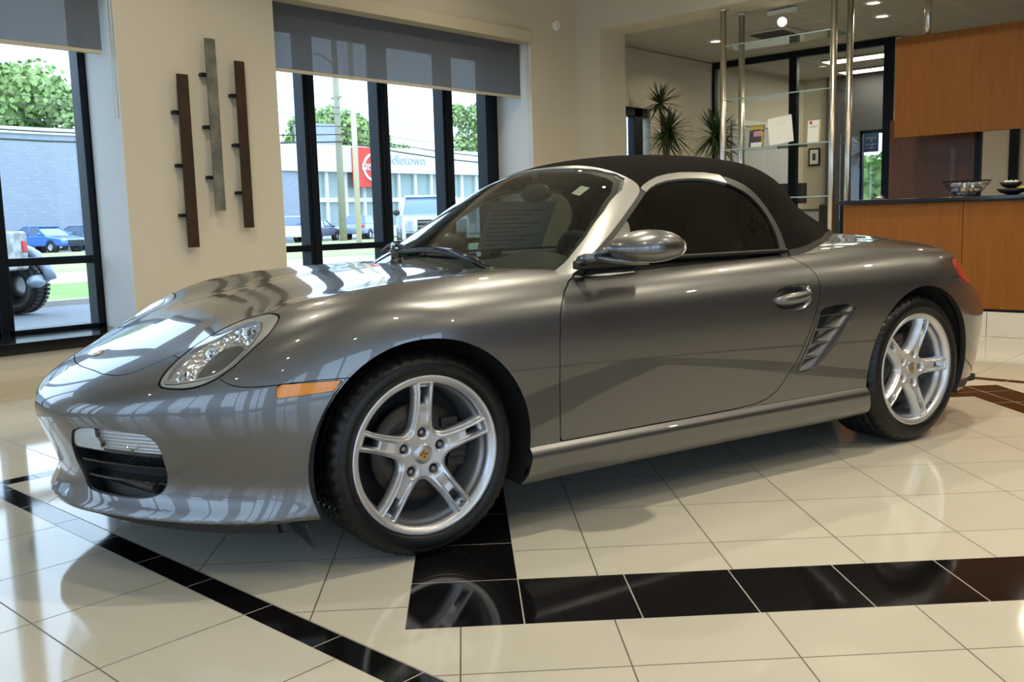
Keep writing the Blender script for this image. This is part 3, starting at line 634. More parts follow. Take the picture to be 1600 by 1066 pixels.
def text(body, size, loc, mat, name, parent=None, ext=.02, rot=(PI / 2, 0, PI / 2)):
    c = bpy.data.curves.new(name, 'FONT'); c.body = body; c.size = size; c.extrude = ext; c.align_x = 'CENTER'; c.align_y = 'CENTER'
    o0 = bpy.data.objects.new(name, c); COL.objects.link(o0); dg = bpy.context.evaluated_depsgraph_get(); me = bpy.data.meshes.new_from_object(o0.evaluated_get(dg)); bpy.data.objects.remove(o0)
    me.materials.clear(); me.materials.append(MAT[mat]); o = bpy.data.objects.new(name, me); COL.objects.link(o); o.location = loc; o.rotation_euler = rot
    if parent: o.parent = parent
    return o
text('NISSAN', .75, (.2, 0, 1.6), 'sign_white', 'lettering', sg)
lt = text('Middletown', 1.15, (-61.7, 54.0, 6.3), 'letter_grey', 'wall_lettering'); tag(lt, 'grey word lettering on the white fascia right of the red sign', 'lettering')
# trees behind it
def tree(x, y, h, r, seed, label):
    t = empty('tree', (x, y, ZG), 0, label, 'tree'); rnd = random.Random(seed)
    MB().tube([(0, 0, 0), (.1, .1, h * .5), (0, 0, h * .8)], [.35, .28, .12], 8).build('trunk', 'tree_bark', t)
    V = []; F = []
    blobs = [(rnd.uniform(-.6, .6) * r, rnd.uniform(-.75, .75) * r, h * rnd.uniform(.45, .92), r * rnd.uniform(.28, .5)) for _ in range(16)] + [(0, 0, h * .9, r * .4)]
    for (bx, by, bz, br) in blobs:
        for _ in range(430):
            d = Vector((rnd.gauss(0, 1), rnd.gauss(0, 1), rnd.gauss(0, 1))).normalized() * br * rnd.uniform(.65, 1.05); p = Vector((bx, by, bz)) + d
            a = Vector((rnd.gauss(0, 1), rnd.gauss(0, 1), rnd.gauss(0, 1))).normalized() * .17; b = a.cross(d).normalized() * .17
            n = len(V); V += [p - a - b, p + a - b, p + a + b, p - a + b]; F.append((n, n + 1, n + 2, n + 3))
    m = MB(); m.add(V, F); m.build('foliage', 'tree_leaf', t, fix=False)
for i, (x, y, h, r, lb) in enumerate((
    (-76, 18, 10, 5, 'leafy green tree above the grey building at the far left'), (-78, 29.5, 13.5, 5, 'tallest leafy tree behind the grey brick wall in the left window'),
    (-79, 38.5, 12.0, 4, 'leafy tree behind the grey wall beside the left window frame'), (-80, 60.5, 12.5, 5, 'leafy tree behind the wooden utility pole'),
    (-86, 71, 12, 5, 'broad leafy tree above the white fascia in the middle pane'), (-84, 86.5, 15.5, 4.5, 'tall pale leafy tree by the third mullion'), (-90, 98, 12.5, 5.5, 'leafy tree above the fascia in the right-hand pane'), (-92, 112, 12, 6, 'leafy tree beyond the right-hand pane'))): tree(x, y, h, r, i + 3, lb)
# poles and wires
up = empty('utility_pole', (-48.5, 37.3, ZG), 0, 'weathered wooden utility pole with cross-arms and wires', 'pole')
MB().tube([(0, 0, 0), (0, 0, 13)], [.24, .17], 14).build('pole', 'wood_pole', up)
for z in (8.9,): MB().box(-.5, .5, -.07, .07, z, z + .13).build('cross_arm', 'wood_pole', up)
MB().tube([(0, 0, 10.9), (-.2, -1.0, 11.6), (-.2, -1.6, 11.4)], .05, 8).build('lamp_arm', 'satin_steel', up)
tp = empty('sign_post', (-40.5, 32.2, ZG), 0, 'plain tan steel post right of the wooden utility pole', 'post'); MB().tube([(0, 0, 0), (0, 0, 12.5)], .15, 14).build('post', 'tan_pole', tp)
for i, (z, th) in enumerate(((8.25, .03), (7.85, .03), (7.1, .04), (6.6, .06), (6.15, .08))):
    m = MB(); pts = []
    for s0 in (-2, -1, 0, 1, 2):
        for k in range(8):
            f = k / 8; pts.append((-48.5 + .32, 37.4 + (s0 + f) * 36, z - (1.5 if s0 < 0 else 2.0) * 4 * f * (1 - f) * .55 + (s0 < 0) * .1))
    m.tube(pts, th * .6, 5); o = m.build('power_line', 'wire'); tag(o, ('topmost overhead wire crossing the sky', 'second overhead wire from the top', 'third overhead wire from the top', 'thick overhead cable, second from the bottom', 'thickest and lowest overhead cable')[i], 'cable')
# parked vehicles
def car_col(name, c): 
    if name not in MAT: pr(name, c, .3, .2, 1, .05)
pr('car_window', (.10, .15, .24), .06, 0, 1, .02); pr('truck_window', (.10, .17, .30), .08, 0, 1, .02); pr('tail_red', (.7, .05, .04), .2)
def parked(loc, rz, col, kind, label, name='parked_car', nose_lamps=True, grille='black_plastic'):
    t = empty(name, loc, rz, label, 'car' if kind != 'truck' else 'truck')
    mt = 'carpaint_%02d%02d%02d' % tuple(int(c * 99) for c in col); car_col(mt, col)
    P = dict(
      sedan=dict(L=4.7, W=.90, body=[(-2.35, .35), (-2.38, .62), (-2.2, .78), (-1.2, .92), (-.9, .95), (1.55, .98), (2.25, .95), (2.35, .6), (2.3, .33)], cab=[(-1.0, .93), (-.25, 1.38), (.2, 1.45), (.9, 1.42), (1.75, .97)], tw=.66, r=.33, ax=(-1.45, 1.4)),
      suv=dict(L=4.6, W=.93, body=[(-2.3, .4), (-2.33, .75), (-2.15, .95), (-1.2, 1.05), (-.9, 1.06), (2.2, 1.1), (2.3, .8), (2.27, .4)], cab=[(-1.1, 1.04), (-.45, 1.55), (.1, 1.68), (1.6, 1.66), (2.15, 1.1)], tw=.70, r=.36, ax=(-1.4, 1.4)),
      truck=dict(L=5.9, W=1.02, body=[(-2.95, .55), (-3.0, 1.0), (-2.9, 1.28), (-1.3, 1.38), (2.9, 1.38), (2.95, .6)], cab=[(-1.35, 1.36), (-.65, 1.90), (-.3, 1.97), (1.3, 1.95), (1.5, 1.38)], tw=.80, r=.44, ax=(-1.95, 1.75)))[kind]
    Wd = P['W']
    MB().prism(P['body'], 1, lambda u, v, w: (u, -Wd + 2 * Wd * w, v)).build('body', mt, t, bevel=.10, seg=3)
    cb = P['cab']; n = len(cb)
    zb, zt = min(v for u, v in cb), max(v for u, v in cb)
    hw = lambda v: Wd * .95 - (Wd * .95 - P['tw']) * (v - zb) / (zt - zb)
    V = [(u, -hw(v), v) for u, v in cb] + [(u, hw(v), v) for u, v in cb]
    g = MB().add(V, [tuple(range(n)), tuple(range(n, 2 * n))[::-1]] + [(i, n + i, n + (i + 1) % n, (i + 1) % n) for i in range(n)])
    g.build('glasshouse', 'truck_window' if kind == 'truck' else 'car_window', t, bevel=.03)
    rf = MB(); rp = [(u, v) for u, v in cb if v > zt - .12]; (u0, v0), (u1, v1) = rp[0], rp[-1]
    rf.box(u0 - .02, u1 + .02, -P['tw'] - .02, P['tw'] + .02, zt - .05, zt + .02); rf.build('roof', mt, t, bevel=.03)
    pm = MB()
    for sgn in (-1, 1):
        for (u, v), (u2, v2) in ((cb[0], rp[0]), (rp[-1], cb[-1])): pm.tube([(u, sgn * hw(v), v), (u2, sgn * hw(v2), v2)], .045, 6)
    if kind != 'truck':
        for sgn in (-1, 1): pm.tube([(.35, sgn * (hw(zb) + .0), zb), (.35, sgn * hw(zt), zt)], .04, 6)
    pm.build('pillars', mt, t)
    for ax in P['ax']:
        for sgn in (-1, 1):
            r = P['r']; w = MB().lathe([(r * .6, -.12), (r * .9, -.12), (r, -.08), (r, .08), (r * .9, .12), (r * .6, .12)], 28, 'y', close=True).build('wheel', 'rubber', t, loc=(ax, sgn * (Wd - .10), r))
            MB().lathe([(0, .10 * sgn), (r * .25, .11 * sgn), (r * .55, .07 * sgn), (r * .62, .11 * sgn)], 24, 'y').build('hubcap', 'alloy', w)
            if abs(ax) < 9: MB().lathe([(r * 1.02, -.135), (r * 1.18, -.135), (r * 1.18, .135), (r * 1.02, .135)], 28, 'y', close=True).build('wheel_arch', 'black_plastic', t, loc=(ax, sgn * (Wd - .13), r))
    fx = P['body'][1][0]; fz = P['body'][1][1]
    for sgn in (-1, 1):
        MB().sphere((fx + .12, sgn * Wd * .74, fz + .06), .17, 12, 8, (.7, 1.1, .55)).build('headlamp', 'lens_clear', t)
        MB().box(P['body'][-2][0] - .08, P['body'][-2][0] + .02, sgn * Wd * .80 - .12, sgn * Wd * .80 + .12, P['body'][-2][1] + .03, P['body'][-2][1] + .25).build('tail_lamp', 'tail_red', t)
        MB().sphere((cb[0][0] + .25, sgn * (Wd + .10), zb + .08), .12, 10, 6, (.6, 1, .8)).build('door_mirror', mt if kind != 'truck' else 'black_plastic', t)
    MB().box(fx - .03, fx + .05, -Wd * .55, Wd * .55, fz - .22, fz + (.05 if kind != 'truck' else .2)).build('grille', grille, t, bevel=.02)
    if kind == 'truck':
        MB().box(fx - .10, fx + .1, -Wd * .9, Wd * .9, .55, .80).build('front_bumper', 'black_plastic', t, bevel=.03)
        for sgn in (-1, 1): MB().box(fx - .05, fx + .12, sgn * Wd * .80 - .14, sgn * Wd * .80 + .14, .85, 1.2).build('lamp_cluster', 'lens_clear', t, bevel=.03)
        for z in (1.0, 1.12): MB().box(fx - .06, fx, -Wd * .55, Wd * .55, z - .02, z + .02).build('grille_bar', 'steel', t)
    return t
D = math.radians
parked((-23.4, 21.6, ZG), D(141), (.78, .80, .86), 'truck', 'white pickup truck facing the window, behind the second and third mullions', 'pickup_truck')
parked((-55.0, 21.6, ZG), D(197), (.06, .20, .55), 'sedan', 'bright blue sedan parked nose-out before the grey brick wall')
parked((-58.6, 25.6, ZG), D(205), (.10, .13, .19), 'sedan', 'dark navy sedan just right of the bright blue sedan')
parked((-53.6, 25.6, ZG), D(222), (.12, .15, .20), 'sedan', 'dark sedan at the edge of the left window, its wheel towards us')
parked((-58.6, 29.6, ZG), D(200), (.07, .075, .085), 'suv', 'black tall wagon behind the dark sedans at the left window frame')
parked((-50.5, 34.9, ZG), D(-30), (.80, .80, .82), 'suv', 'white wagon parked left of the first mullion')
parked((-54.5, 39.6, ZG), D(-60), (.10, .12, .17), 'sedan', 'dark sedan with red tail lamp left of the wooden pole')
parked((-54.5, 44.0, ZG), D(-62), (.30, .36, .47), 'suv', 'blue-grey wagon right of the wooden pole')
# off-roader close to the left window
jp = empty('off_road_vehicle', (-14.35, 5.05, ZG), D(35), 'grey off-road vehicle with big knobbly tyre in the left window', 'car')
pr('jeep_grey', (.28, .33, .40), .35, .2, 1); pr('jeep_pattern', (.30, .31, .30), .4, noise=(6, .06, (.62, .62, .60)))
MB().box(-1.7, .55, -1.9, -.25, .62, 1.15).build('body', 'jeep_pattern', jp, bevel=.04)
wj = MB(); nn = 48; prof = [(.20, -.13), (.33, -.14), (.385, -.10), (.385, .10), (.33, .14), (.20, .13)]
wj.lathe(prof, nn, 'x' if 0 else 'y', close=True)
for k in range(40):
    a = 2 * PI * k / 40
    for s_ in (-1, 1): wj.obox((.392 * math.cos(a), s_ * .085, .392 * math.sin(a)), (-.022 * math.sin(a), 0, .022 * math.cos(a)), (0, .045, 0), (.010 * math.cos(a), 0, .010 * math.sin(a)))
w = wj.build('wheel', 'rubber', jp, loc=(.25, -.12, .39)); MB().lathe([(0, .05), (.08, .08), (.17, .04), (.20, .12), (.215, .13)], 32, 'y').build('rim', 'steel', w)
MB().tube([(.25 + .52 * math.cos(a), -.12, .39 + .52 * math.sin(a)) for a in np.linspace(.15, PI - .15, 12)], .075, 10).build('fender_flare', 'jeep_grey', jp)
MB().box(.53, .57, -.40, -.30, .86, 1.02).build('tail_lamp', 'tail_red', jp, bevel=.01); MB().sphere((.62, -.25, .45), .16, 12, 8, (.7, 1, .6)).build('bumper_end', 'jeep_grey', jp)
# concrete and lawn strip beyond the front windows
for i, (x, y) in enumerate(((-4.8, -12), (-1.5, -13), (2.4, -12.5))): parked((x, y, -.12), D(80 + 15 * i), ((.5, .5, .52), (.25, .03, .03), (.1, .12, .15))[i], 'suv', ('silver', 'red', 'dark')[i] + ' wagon parked outside the windows behind the camera')
# ------------------------------------------------------------------ the sports car: its surface as smooth functions (x rearwards from the front axle, y sideways, z up)
def card(k,n=1500):
    """cardinal natural cubic splines on knots k -> (lo,hi,LUT[n,len])"""
    k=np.asarray(k,float);m=len(k);h=np.diff(k)
    A=np.zeros((m,m));B=np.zeros((m,m));A[0,0]=A[-1,-1]=1
    for i in range(1,m-1):
        A[i,i-1]=h[i-1];A[i,i]=2*(h[i-1]+h[i]);A[i,i+1]=h[i]
        B[i,i-1]=6/h[i-1];B[i,i+1]=6/h[i];B[i,i]=-6/h[i-1]-6/h[i]
    M=np.linalg.solve(A,B)
    t=np.linspace(k[0],k[-1],n);i=np.clip(np.searchsorted(k,t,side='right')-1,0,m-2)
    a=(k[i+1]-t)/h[i];b=1-a;I=np.eye(m)
    L=a[:,None]*I[i]+b[:,None]*I[i+1]+((a**3-a)[:,None]*M[i]+(b**3-b)[:,None]*M[i+1])*(h[i]**2/6)[:,None]
    return k[0],k[-1],L
def wts(c,x):
    lo,hi,L=c;n=len(L)
    u=np.clip((x-lo)/(hi-lo),0,1)*(n-1);i=np.minimum(u.astype(int),n-2);f=(u-i)[...,None]
    return L[i]*(1-f)+L[i+1]*f
class T1:
    def __init__(s,k,v): s.c=card(k);s.v=np.array(v,float)
    def __call__(s,x): return wts(s.c,np.asarray(x,float))@s.v
class T2:
    def __init__(s,kx,ky,v): s.a=card(kx);s.b=card(ky);s.v=np.array(v,float)
    def __call__(s,x,y): return np.einsum('...i,ij,...j->...',wts(s.a,np.asarray(x,float)),s.v,wts(s.b,np.asarray(y,float)),optimize=True)
def smax(a,b,k):
    h=np.maximum(k-np.abs(a-b),0)/k
    return np.maximum(a,b)+h*h*h*k/6
HT=T2([-1.0,-.9,-.75,-.6,-.45,-.3,-.1,.1,.3,.5,.8,1.5,2.0,2.4,2.7,2.95,3.15,3.3,3.5],[0,.2,.4,.52,.62,.72,.82,.92],[
[.52,.51,.49,.46,.42,.36,.28,.18],
[.57,.56,.535,.505,.47,.41,.34,.26],
[.635,.63,.61,.595,.575,.53,.47,.39],
[.70,.692,.675,.665,.658,.63,.58,.50],
[.757,.75,.738,.742,.748,.732,.69,.625],
[.795,.788,.778,.79,.80,.79,.755,.70],
[.825,.82,.81,.822,.832,.825,.79,.73],
[.85,.845,.835,.842,.848,.84,.80,.74],
[.865,.862,.855,.855,.855,.845,.805,.745],
[.875,.872,.865,.862,.858,.846,.81,.75],
[.875,.872,.868,.866,.862,.85,.817,.755],
[.88,.88,.88,.88,.875,.862,.835,.77],
[.90,.90,.895,.89,.888,.875,.84,.77],
[.92,.915,.90,.893,.888,.875,.845,.77],
[.92,.915,.90,.885,.875,.855,.82,.75],
[.885,.882,.87,.852,.835,.81,.76,.68],
[.83,.825,.805,.775,.745,.71,.66,.56],
[.76,.755,.73,.69,.65,.60,.55,.45],
[.66,.65,.62,.58,.54,.48,.4,.3]])
WP=T1([.10,.18,.25,.32,.42,.55,.68,.78,.86,.95],[.80,.846,.860,.868,.876,.883,.8815,.865,.830,.768])
WA=T1([-.6,-.3,0,.3,.6,1.0,1.4,1.8,2.1,2.4,2.7,2.95,3.2],[-.062,-.018,.0,.001,-.001,-.001,.001,.010,.018,.0205,.010,-.024,-.115])
def WT(x,z): return WP(z)+WA(x)
NP=T1([0,.2,.36,.5,.63,.73,.80,.86,.95],[-.98,-.95,-.882,-.795,-.685,-.57,-.44,-.22,.3])
NZ=T1([.10,.15,.18,.22,.26,.32,.4,.48,.55,.62,.7,.8,.9],[.06,.03,.025,.045,.06,.05,.02,0,.01,.05,.13,.3,.5])
TP=T1([0,.3,.5,.65,.75,.82,.88,.95],[0,-.02,-.08,-.18,-.29,-.42,-.58,-.85])
TZ=T1([.1,.2,.3,.45,.55,.62,.7,.8,.9],[3.2,3.30,3.36,3.40,3.40,3.35,3.26,3.18,3.1])
def soft(T,k0,k1,kx,ky,sx,sy,nx=90,ny=40):
    # the same table, evenly resampled and gently smoothed
    X=np.linspace(*kx,nx);Y=np.linspace(*ky,ny);A=T(*np.meshgrid(X,Y,indexing='ij'))
    def sm(A,s,n):
        r=int(3*s)+1;w=np.exp(-.5*(np.arange(-r,r+1)/s)**2);w/=w.sum()
        lo=2*A[:1]-A[r:0:-1];hi=2*A[-1:]-A[-2:-r-2:-1];B=np.vstack([lo,A,hi]);return sum(w[i]*B[i:i+n] for i in range(2*r+1))
    A=sm(A,sx/(X[1]-X[0]),nx);A=sm(A.T,sy/(Y[1]-Y[0]),ny).T
    return T2(X,Y,A)
HT=soft(HT,0,0,(-1.0,3.5),(0,.92),.085,.032)
def FB(P):
    x,y,z=P[...,0],np.abs(P[...,1]),P[...,2]
    a=z-HT(x,y); b=y-WT(x,z); c=NP(y)+NZ(z)-x; d=x-TP(y)-TZ(z)
    # scale heightfield distances at steep places
    f=smax(a*.9,b,.12); f=smax(f,c*.7,.10); f=smax(f,d*.7,.10)
    return smax(f,.175-z,.02)
# greenhouse
GC=T1([.3,.6,.9,1.05,1.2,1.4,1.6,1.8,2.0,2.2,2.4,2.6,2.8],[1.1,1.15,1.215,1.245,1.272,1.29,1.292,1.282,1.25,1.19,1.09,.96,.83])
GW=T2([.3,.6,.9,1.2,1.5,1.8,2.0,2.2,2.4,2.7],[.82,.86,.95,1.05,1.12,1.18,1.25],[
[.79,.765,.715,.65,.605,.56,.50],
[.79,.765,.715,.65,.605,.56,.50],
[.79,.765,.715,.65,.605,.56,.50],
[.79,.765,.715,.65,.605,.56,.50],
[.79,.765,.71,.645,.60,.555,.49],
[.77,.745,.69,.62,.575,.53,.46],
[.72,.68,.60,.52,.465,.405,.32],
[.62,.57,.47,.37,.31,.25,.17],
[.5,.44,.33,.21,.14,.07,0],
[.3,.25,.2,.1,.05,.0,-.05]])
def FG(P):
    x,y,z=P[...,0],np.abs(P[...,1]),P[...,2]
    a=z-(GC(x)-.13*(y/.6)**2.6); b=(y-GW(x,z))*.9
    c=(.40+.22*(y/.7)**3.2+1.72*(z-.87)-x)*.5
    f=smax(a,b,.10); return smax(f,c,.05)
CAR = empty('sports_car', (-2.9063, 2.1022, 0), math.radians(75.22), 'metallic grey two-seat roadster with black soft top parked on the tiled floor', 'car')
def grad(F, P, e=2e-3):
    G = np.stack([F(P + np.eye(3)[i] * e) - F(P - np.eye(3)[i] * e) for i in range(3)], -1)
    return G / np.maximum(np.linalg.norm(G, axis=-1, keepdims=True), 1e-9)
def cast(F, O, D, tmax, n=44):
    lo = np.zeros(O.shape[:-1]); hi = np.full(O.shape[:-1], tmax)
    for t in np.linspace(.05, tmax, 40):              # last crossing bracket
        ins = F(O + D * t) < 0; lo = np.where(ins, t, lo)
    hi = lo + (tmax - .05) / 39
    for _ in range(22):
        m = (lo + hi) / 2; ins = F(O + D * m[..., None]) < 0; lo = np.where(ins, m, lo); hi = np.where(ins, hi, m)
    return O + D * ((lo + hi) / 2)[..., None]
class Mh:                                             # half mesh: V (n,3), Q quads, P polygons
    def __init__(s, V, Q, P): s.V, s.Q, s.P = V, Q, P
def clip(m, g):
    """split by the per-vertex scalar g: returns (g<0 part, g>=0 part)"""
    ins = g < 0
    Q = m.Q; k = ins[Q].sum(1) if len(Q) else np.zeros(0, int)
    Qi, Qo, Qx = Q[k == 4], Q[k == 0], Q[(k > 0) & (k < 4)]
    V = m.V; newV = []; ed = {}; base = len(V)
    def cut(a, b):
        key = (a, b) if a < b else (b, a)
        if key not in ed:
            t = g[key[0]] / (g[key[0]] - g[key[1]]); t = min(max(t, 0), 1)
            ed[key] = base + len(newV); newV.append(V[key[0]] * (1 - t) + V[key[1]] * t)
        return ed[key]
    Pi, Po = [], []
    for f in list(map(tuple, Qx.tolist())) + m.P:
        c = [bool(ins[i]) for i in f]
        if all(c): Pi.append(f); continue
        if not any(c): Po.append(f); continue
        a, b = [], []
        n = len(f)
        for i in range(n):
            p, q = f[i], f[(i + 1) % n]
            (a if c[i] else b).append(p)
            if c[i] != c[(i + 1) % n]: e = cut(p, q); a.append(e); b.append(e)
        if len(a) > 2: Pi.append(tuple(a))
        if len(b) > 2: Po.append(tuple(b))
    V2 = np.vstack([V, np.array(newV)]) if newV else V
    return Mh(V2, Qi, Pi), Mh(V2, Qo, Po)
def sdf(poly, u, v):
    """signed distance to a closed outline, negative inside"""
    P = np.asarray(poly, float); Qn = np.roll(P, -1, 0); d = np.full(u.shape, 1e9); ins = np.zeros(u.shape, bool)
    for (x0, y0), (x1, y1) in zip(P, Qn):
        ex, ey = x1 - x0, y1 - y0; wx, wy = u - x0, v - y0
        t = np.clip((wx * ex + wy * ey) / (ex * ex + ey * ey + 1e-12), 0, 1)
        d = np.minimum(d, (wx - ex * t) ** 2 + (wy - ey * t) ** 2)
        c = ((y0 > v) != (y1 > v)) & (u < (x1 - x0) * (v - y0) / (y1 - y0 + 1e-15) + x0); ins ^= c
    return np.sqrt(d) * np.where(ins, -1, 1)
def chaikin(p, n=2):
    p = np.asarray(p, float)
    for _ in range(n): q = np.roll(p, -1, 0); p = np.stack([p * .75 + q * .25, p * .25 + q * .75], 1).reshape(-1, p.shape[1])
    return p
def crom(p, n=5):
    """closed smooth curve through the points"""
    p = np.asarray(p, float); a, b, c, d = np.roll(p, 1, 0), p, np.roll(p, -1, 0), np.roll(p, -2, 0); o = []
    for t in np.arange(n) / n: o.append(.5 * (2 * b + (c - a) * t + (2 * a - 5 * b + 4 * c - d) * t * t + (3 * b - a - 3 * c + d) * t ** 3))
    return np.stack(o, 1).reshape(-1, p.shape[1])
def used(m): 
    return np.unique(np.concatenate([m.Q.ravel()] + [np.array(f) for f in m.P])) if len(m.Q) or m.P else np.zeros(0, int)
def bounds(m):
    cnt = {}
    for f in list(map(tuple, m.Q.tolist())) + m.P:
        for i in range(len(f)):
            a, b = f[i], f[(i + 1) % len(f)]; k = (a, b) if a < b else (b, a)
            cnt[k] = None if k in cnt else (a, b)
    return [e for e in cnt.values() if e]
def panel(name, m, mat, F, lip=.012, off=0, parent=None, mirror=True, disp=None, both=None, side=None, smooth=True):
    """panel from a half mesh: optional offset along the normal, rolled-in edges, mirrored copy; normals from the smooth function"""
    ids = used(m)
    if len(ids) == 0: print('EMPTY', name); return None
    mp = np.full(len(m.V), -1); mp[ids] = np.arange(len(ids)); V = m.V[ids]; N = grad(F, V)
    if disp is not None: V = V + N * disp(V)[:, None]
    if off: V = V + N * off
    fs = [tuple(mp[list(f)]) for f in m.P] + [tuple(r) for r in mp[m.Q]] if len(m.Q) else [tuple(mp[list(f)]) for f in m.P]
    Nn = list(map(tuple, N)) if disp is None else None
    A = [V]; NA = [N if disp is None else N * 0]; FA = list(fs); sm = [True] * len(fs)
    if lip:
        be = [(mp[a], mp[b]) for a, b in bounds(m)]; be = [(a, b) for a, b in be if not (V[a][1] < 1e-4 and V[b][1] < 1e-4)]
        vs = sorted({i for e in be for i in e}); ix = {v: k for k, v in enumerate(vs)}; b0 = len(V); nv = len(vs)
        if vs:
            vs = np.array(vs); A += [V[vs], V[vs] - N[vs] * lip]; NA += [np.zeros((nv, 3))] * 2
            for a, b in be: FA.append((b0 + ix[b], b0 + ix[a], b0 + nv + ix[a], b0 + nv + ix[b])); sm.append(True)
    V = np.vstack(A); N = np.vstack(NA)
    def mk(sgn):
        Vv = V * np.array([1, sgn, 1]); Nn = N * np.array([1, sgn, 1])
        return Vv, Nn, ([tuple(int(i) for i in f) for f in FA] if sgn > 0 else [tuple(int(i) for i in f[::-1]) for f in FA])
    def emit(parts):
        VV = np.vstack([p[0] for p in parts]); NN = np.vstack([p[1] for p in parts]); FF = []; o = 0
        for p in parts: FF += [tuple(i + o for i in f) for f in p[2]]; o += len(p[0])
        me = bpy.data.meshes.new(name); me.from_pydata(VV.tolist(), [], FF); me.update()
        me.polygons.foreach_set('use_smooth', [True] * len(me.polygons))
        if smooth and disp is None: me.normals_split_custom_set_from_vertices(NN.tolist())
        me.materials.append(MAT[mat]); ob = bpy.data.objects.new(name, me); COL.objects.link(ob); ob.parent = parent or CAR
        return ob
    if both: return [emit([mk(-1)]), emit([mk(1)])]   # two separate pieces, near (y<0) first
    if side: return emit([mk(side)])
    return emit([mk(1), mk(-1)] if mirror else [mk(1)])
def grid_faces(nr, nc): 
    i, j = np.meshgrid(np.arange(nr - 1), np.arange(nc - 1), indexing='ij'); a = (i * nc + j).ravel()
    return np.stack([a, a + nc, a + nc + 1, a + 1], 1)
# --- lower body half mesh
nphi = 211; ph = np.linspace(0, PI, nphi); xs, xe, zc = -.25, 2.72, .48
rows = []
th = np.linspace(.004, PI / 2, 95)[:-1]
sp, cp = np.sin(ph), np.cos(ph)
for t in th: rows.append((np.tile([xs, 0, zc], (nphi, 1)), np.stack([np.full(nphi, -math.cos(t)), math.sin(t) * sp, math.sin(t) * cp], 1)))
for x in np.linspace(xs, xe, 225): rows.append((np.tile([x, 0, zc], (nphi, 1)), np.stack([np.zeros(nphi), sp, cp], 1)))
for t in np.linspace(PI / 2, .004, 80)[1:]: rows.append((np.tile([xe, 0, zc], (nphi, 1)), np.stack([np.full(nphi, math.cos(t)), math.sin(t) * sp, math.sin(t) * cp], 1)))
O_ = np.stack([r[0] for r in rows]); D_ = np.stack([r[1] for r in rows])
V_ = cast(FB, O_, D_, 1.35)
nr = len(rows); V_[:, 0, 1] = 0; V_[:, -1, 1] = 0
body = Mh(V_.reshape(-1, 3), grid_faces(nr, nphi), [tuple(range(nphi))[::-1], tuple(range((nr - 1) * nphi, nr * nphi))])
def XYZ(m): return m.V[:, 0], m.V[:, 1], m.V[:, 2]
E_ = .0016
def region(m, gf, gap=E_):
    """cut a region out with a shut line: returns (region, rest)"""
    a, _ = clip(m, gf(*XYZ(m)) + gap); _, b = clip(m, gf(*XYZ(m)) - gap); return a, b
RF, RR, ZF, ZR = .362, .368, .320, .326; XR = 2.415
arch = lambda x, y, z: np.maximum(np.minimum(np.hypot(x, z - ZF) - RF, np.hypot(x - XR, z - ZR) - RR), .40 - y)
core = body
_, body = clip(body, arch(*XYZ(body)))
_, body = clip(body, FG(body.V) + .014)
_, under = clip(body, body.V[:, 2] * 1.0 - 9)        # placeholder split keeps types equal
# underside
g_under = lambda x, y, z: np.maximum(z - .181, np.where((x > .2) & (x < 2.2), y - .83, y - .60))
under, body = clip(body, g_under(*XYZ(body)))
# cowl strip
cowl, body = region(body, lambda x, y, z: np.maximum(np.maximum(.335 + .20 * (y / .7) ** 3.2 - x, .80 - z), np.maximum(x - .9, y - .66)), .001)
# headlights, projected on a plane facing outwards
hn = np.array([-.42, .50, .757]); hn /= np.linalg.norm(hn); h1 = np.cross([0, 0, 1.], hn); h1 /= np.linalg.norm(h1); h2 = np.cross(hn, h1)
def hp2(pts): pts = np.asarray(pts, float); return np.stack([pts @ h1, pts @ h2], -1)
HL = crom(hp2([(-.708,.557,.584),(-.697,.584,.576),(-.651,.637,.575),(-.600,.677,.591),(-.543,.703,.627),(-.481,.711,.678),(-.426,.706,.720),(-.390,.681,.753),(-.377,.653,.769),(-.383,.600,.774),(-.398,.52,.764),(-.437,.465,.746),(-.512,.463,.711),(-.583,.482,.675),(-.652,.515,.638),(-.692,.539,.607)]), 4)
LN = crom(hp2([(-.698,.563,.592),(-.682,.593,.584),(-.631,.645,.593),(-.577,.686,.608),(-.535,.701,.639),(-.483,.700,.684),(-.438,.676,.728),(-.420,.63,.752),(-.425,.575,.756),(-.445,.509,.744),(-.505,.482,.716),(-.587,.494,.673),(-.657,.531,.632)]), 4)
CV = crom(hp2([(-.640,.650,.600),(-.605,.622,.632),(-.574,.616,.662),(-.544,.616,.685),(-.513,.641,.697),(-.498,.668,.696),(-.500,.700,.672),(-.533,.715,.640),(-.570,.700,.615),(-.61,.685,.596)]), 4)
def g_hl(poly, gr=0):
    def f(x, y, z): return np.maximum(sdf(poly, x * h1[0] + y * h1[1] + z * h1[2], x * h2[0] + y * h2[1] + z * h2[2]) + gr, .50 - z)
    return f
hlamp, body = region(body, g_hl(HL), .0022)
hrim_all, lens = None, None
lens, hrim = region(hlamp, g_hl(LN, .003), .0008)
# fog lamp and grille opening, in front view
GO = crom([(.278,.425),(.307,.441),(.345,.449),(.422,.451),(.529,.444),(.557,.433),(.569,.405),(.563,.36),(.553,.31),(.530,.262),(.500,.244),(.464,.236),(.384,.233),(.294,.237),(.246,.253),(.219,.312),(.239,.372)], 4)
grille, body = region(body, lambda x, y, z: np.maximum(sdf(GO, y, z), x + .45), .0)
# hood
HD = [(-.84, 0), (-.838, .06), (-.832, .12), (-.812, .274), (-.786, .354), (-.757, .399), (-.706, .433), (-.659, .45), (-.55, .50), (-.40, .56), (-.347, .593), (-.256, .631), (-.121, .660), (.03, .671), (.16, .676), (.30, .67), (.43, .64), (.52, .58), (.52, .4), (.52, -.5), (-.84, -.5)]
hood, body = region(body, lambda x, y, z: np.maximum(sdf(HD, x, y), .54 - z))
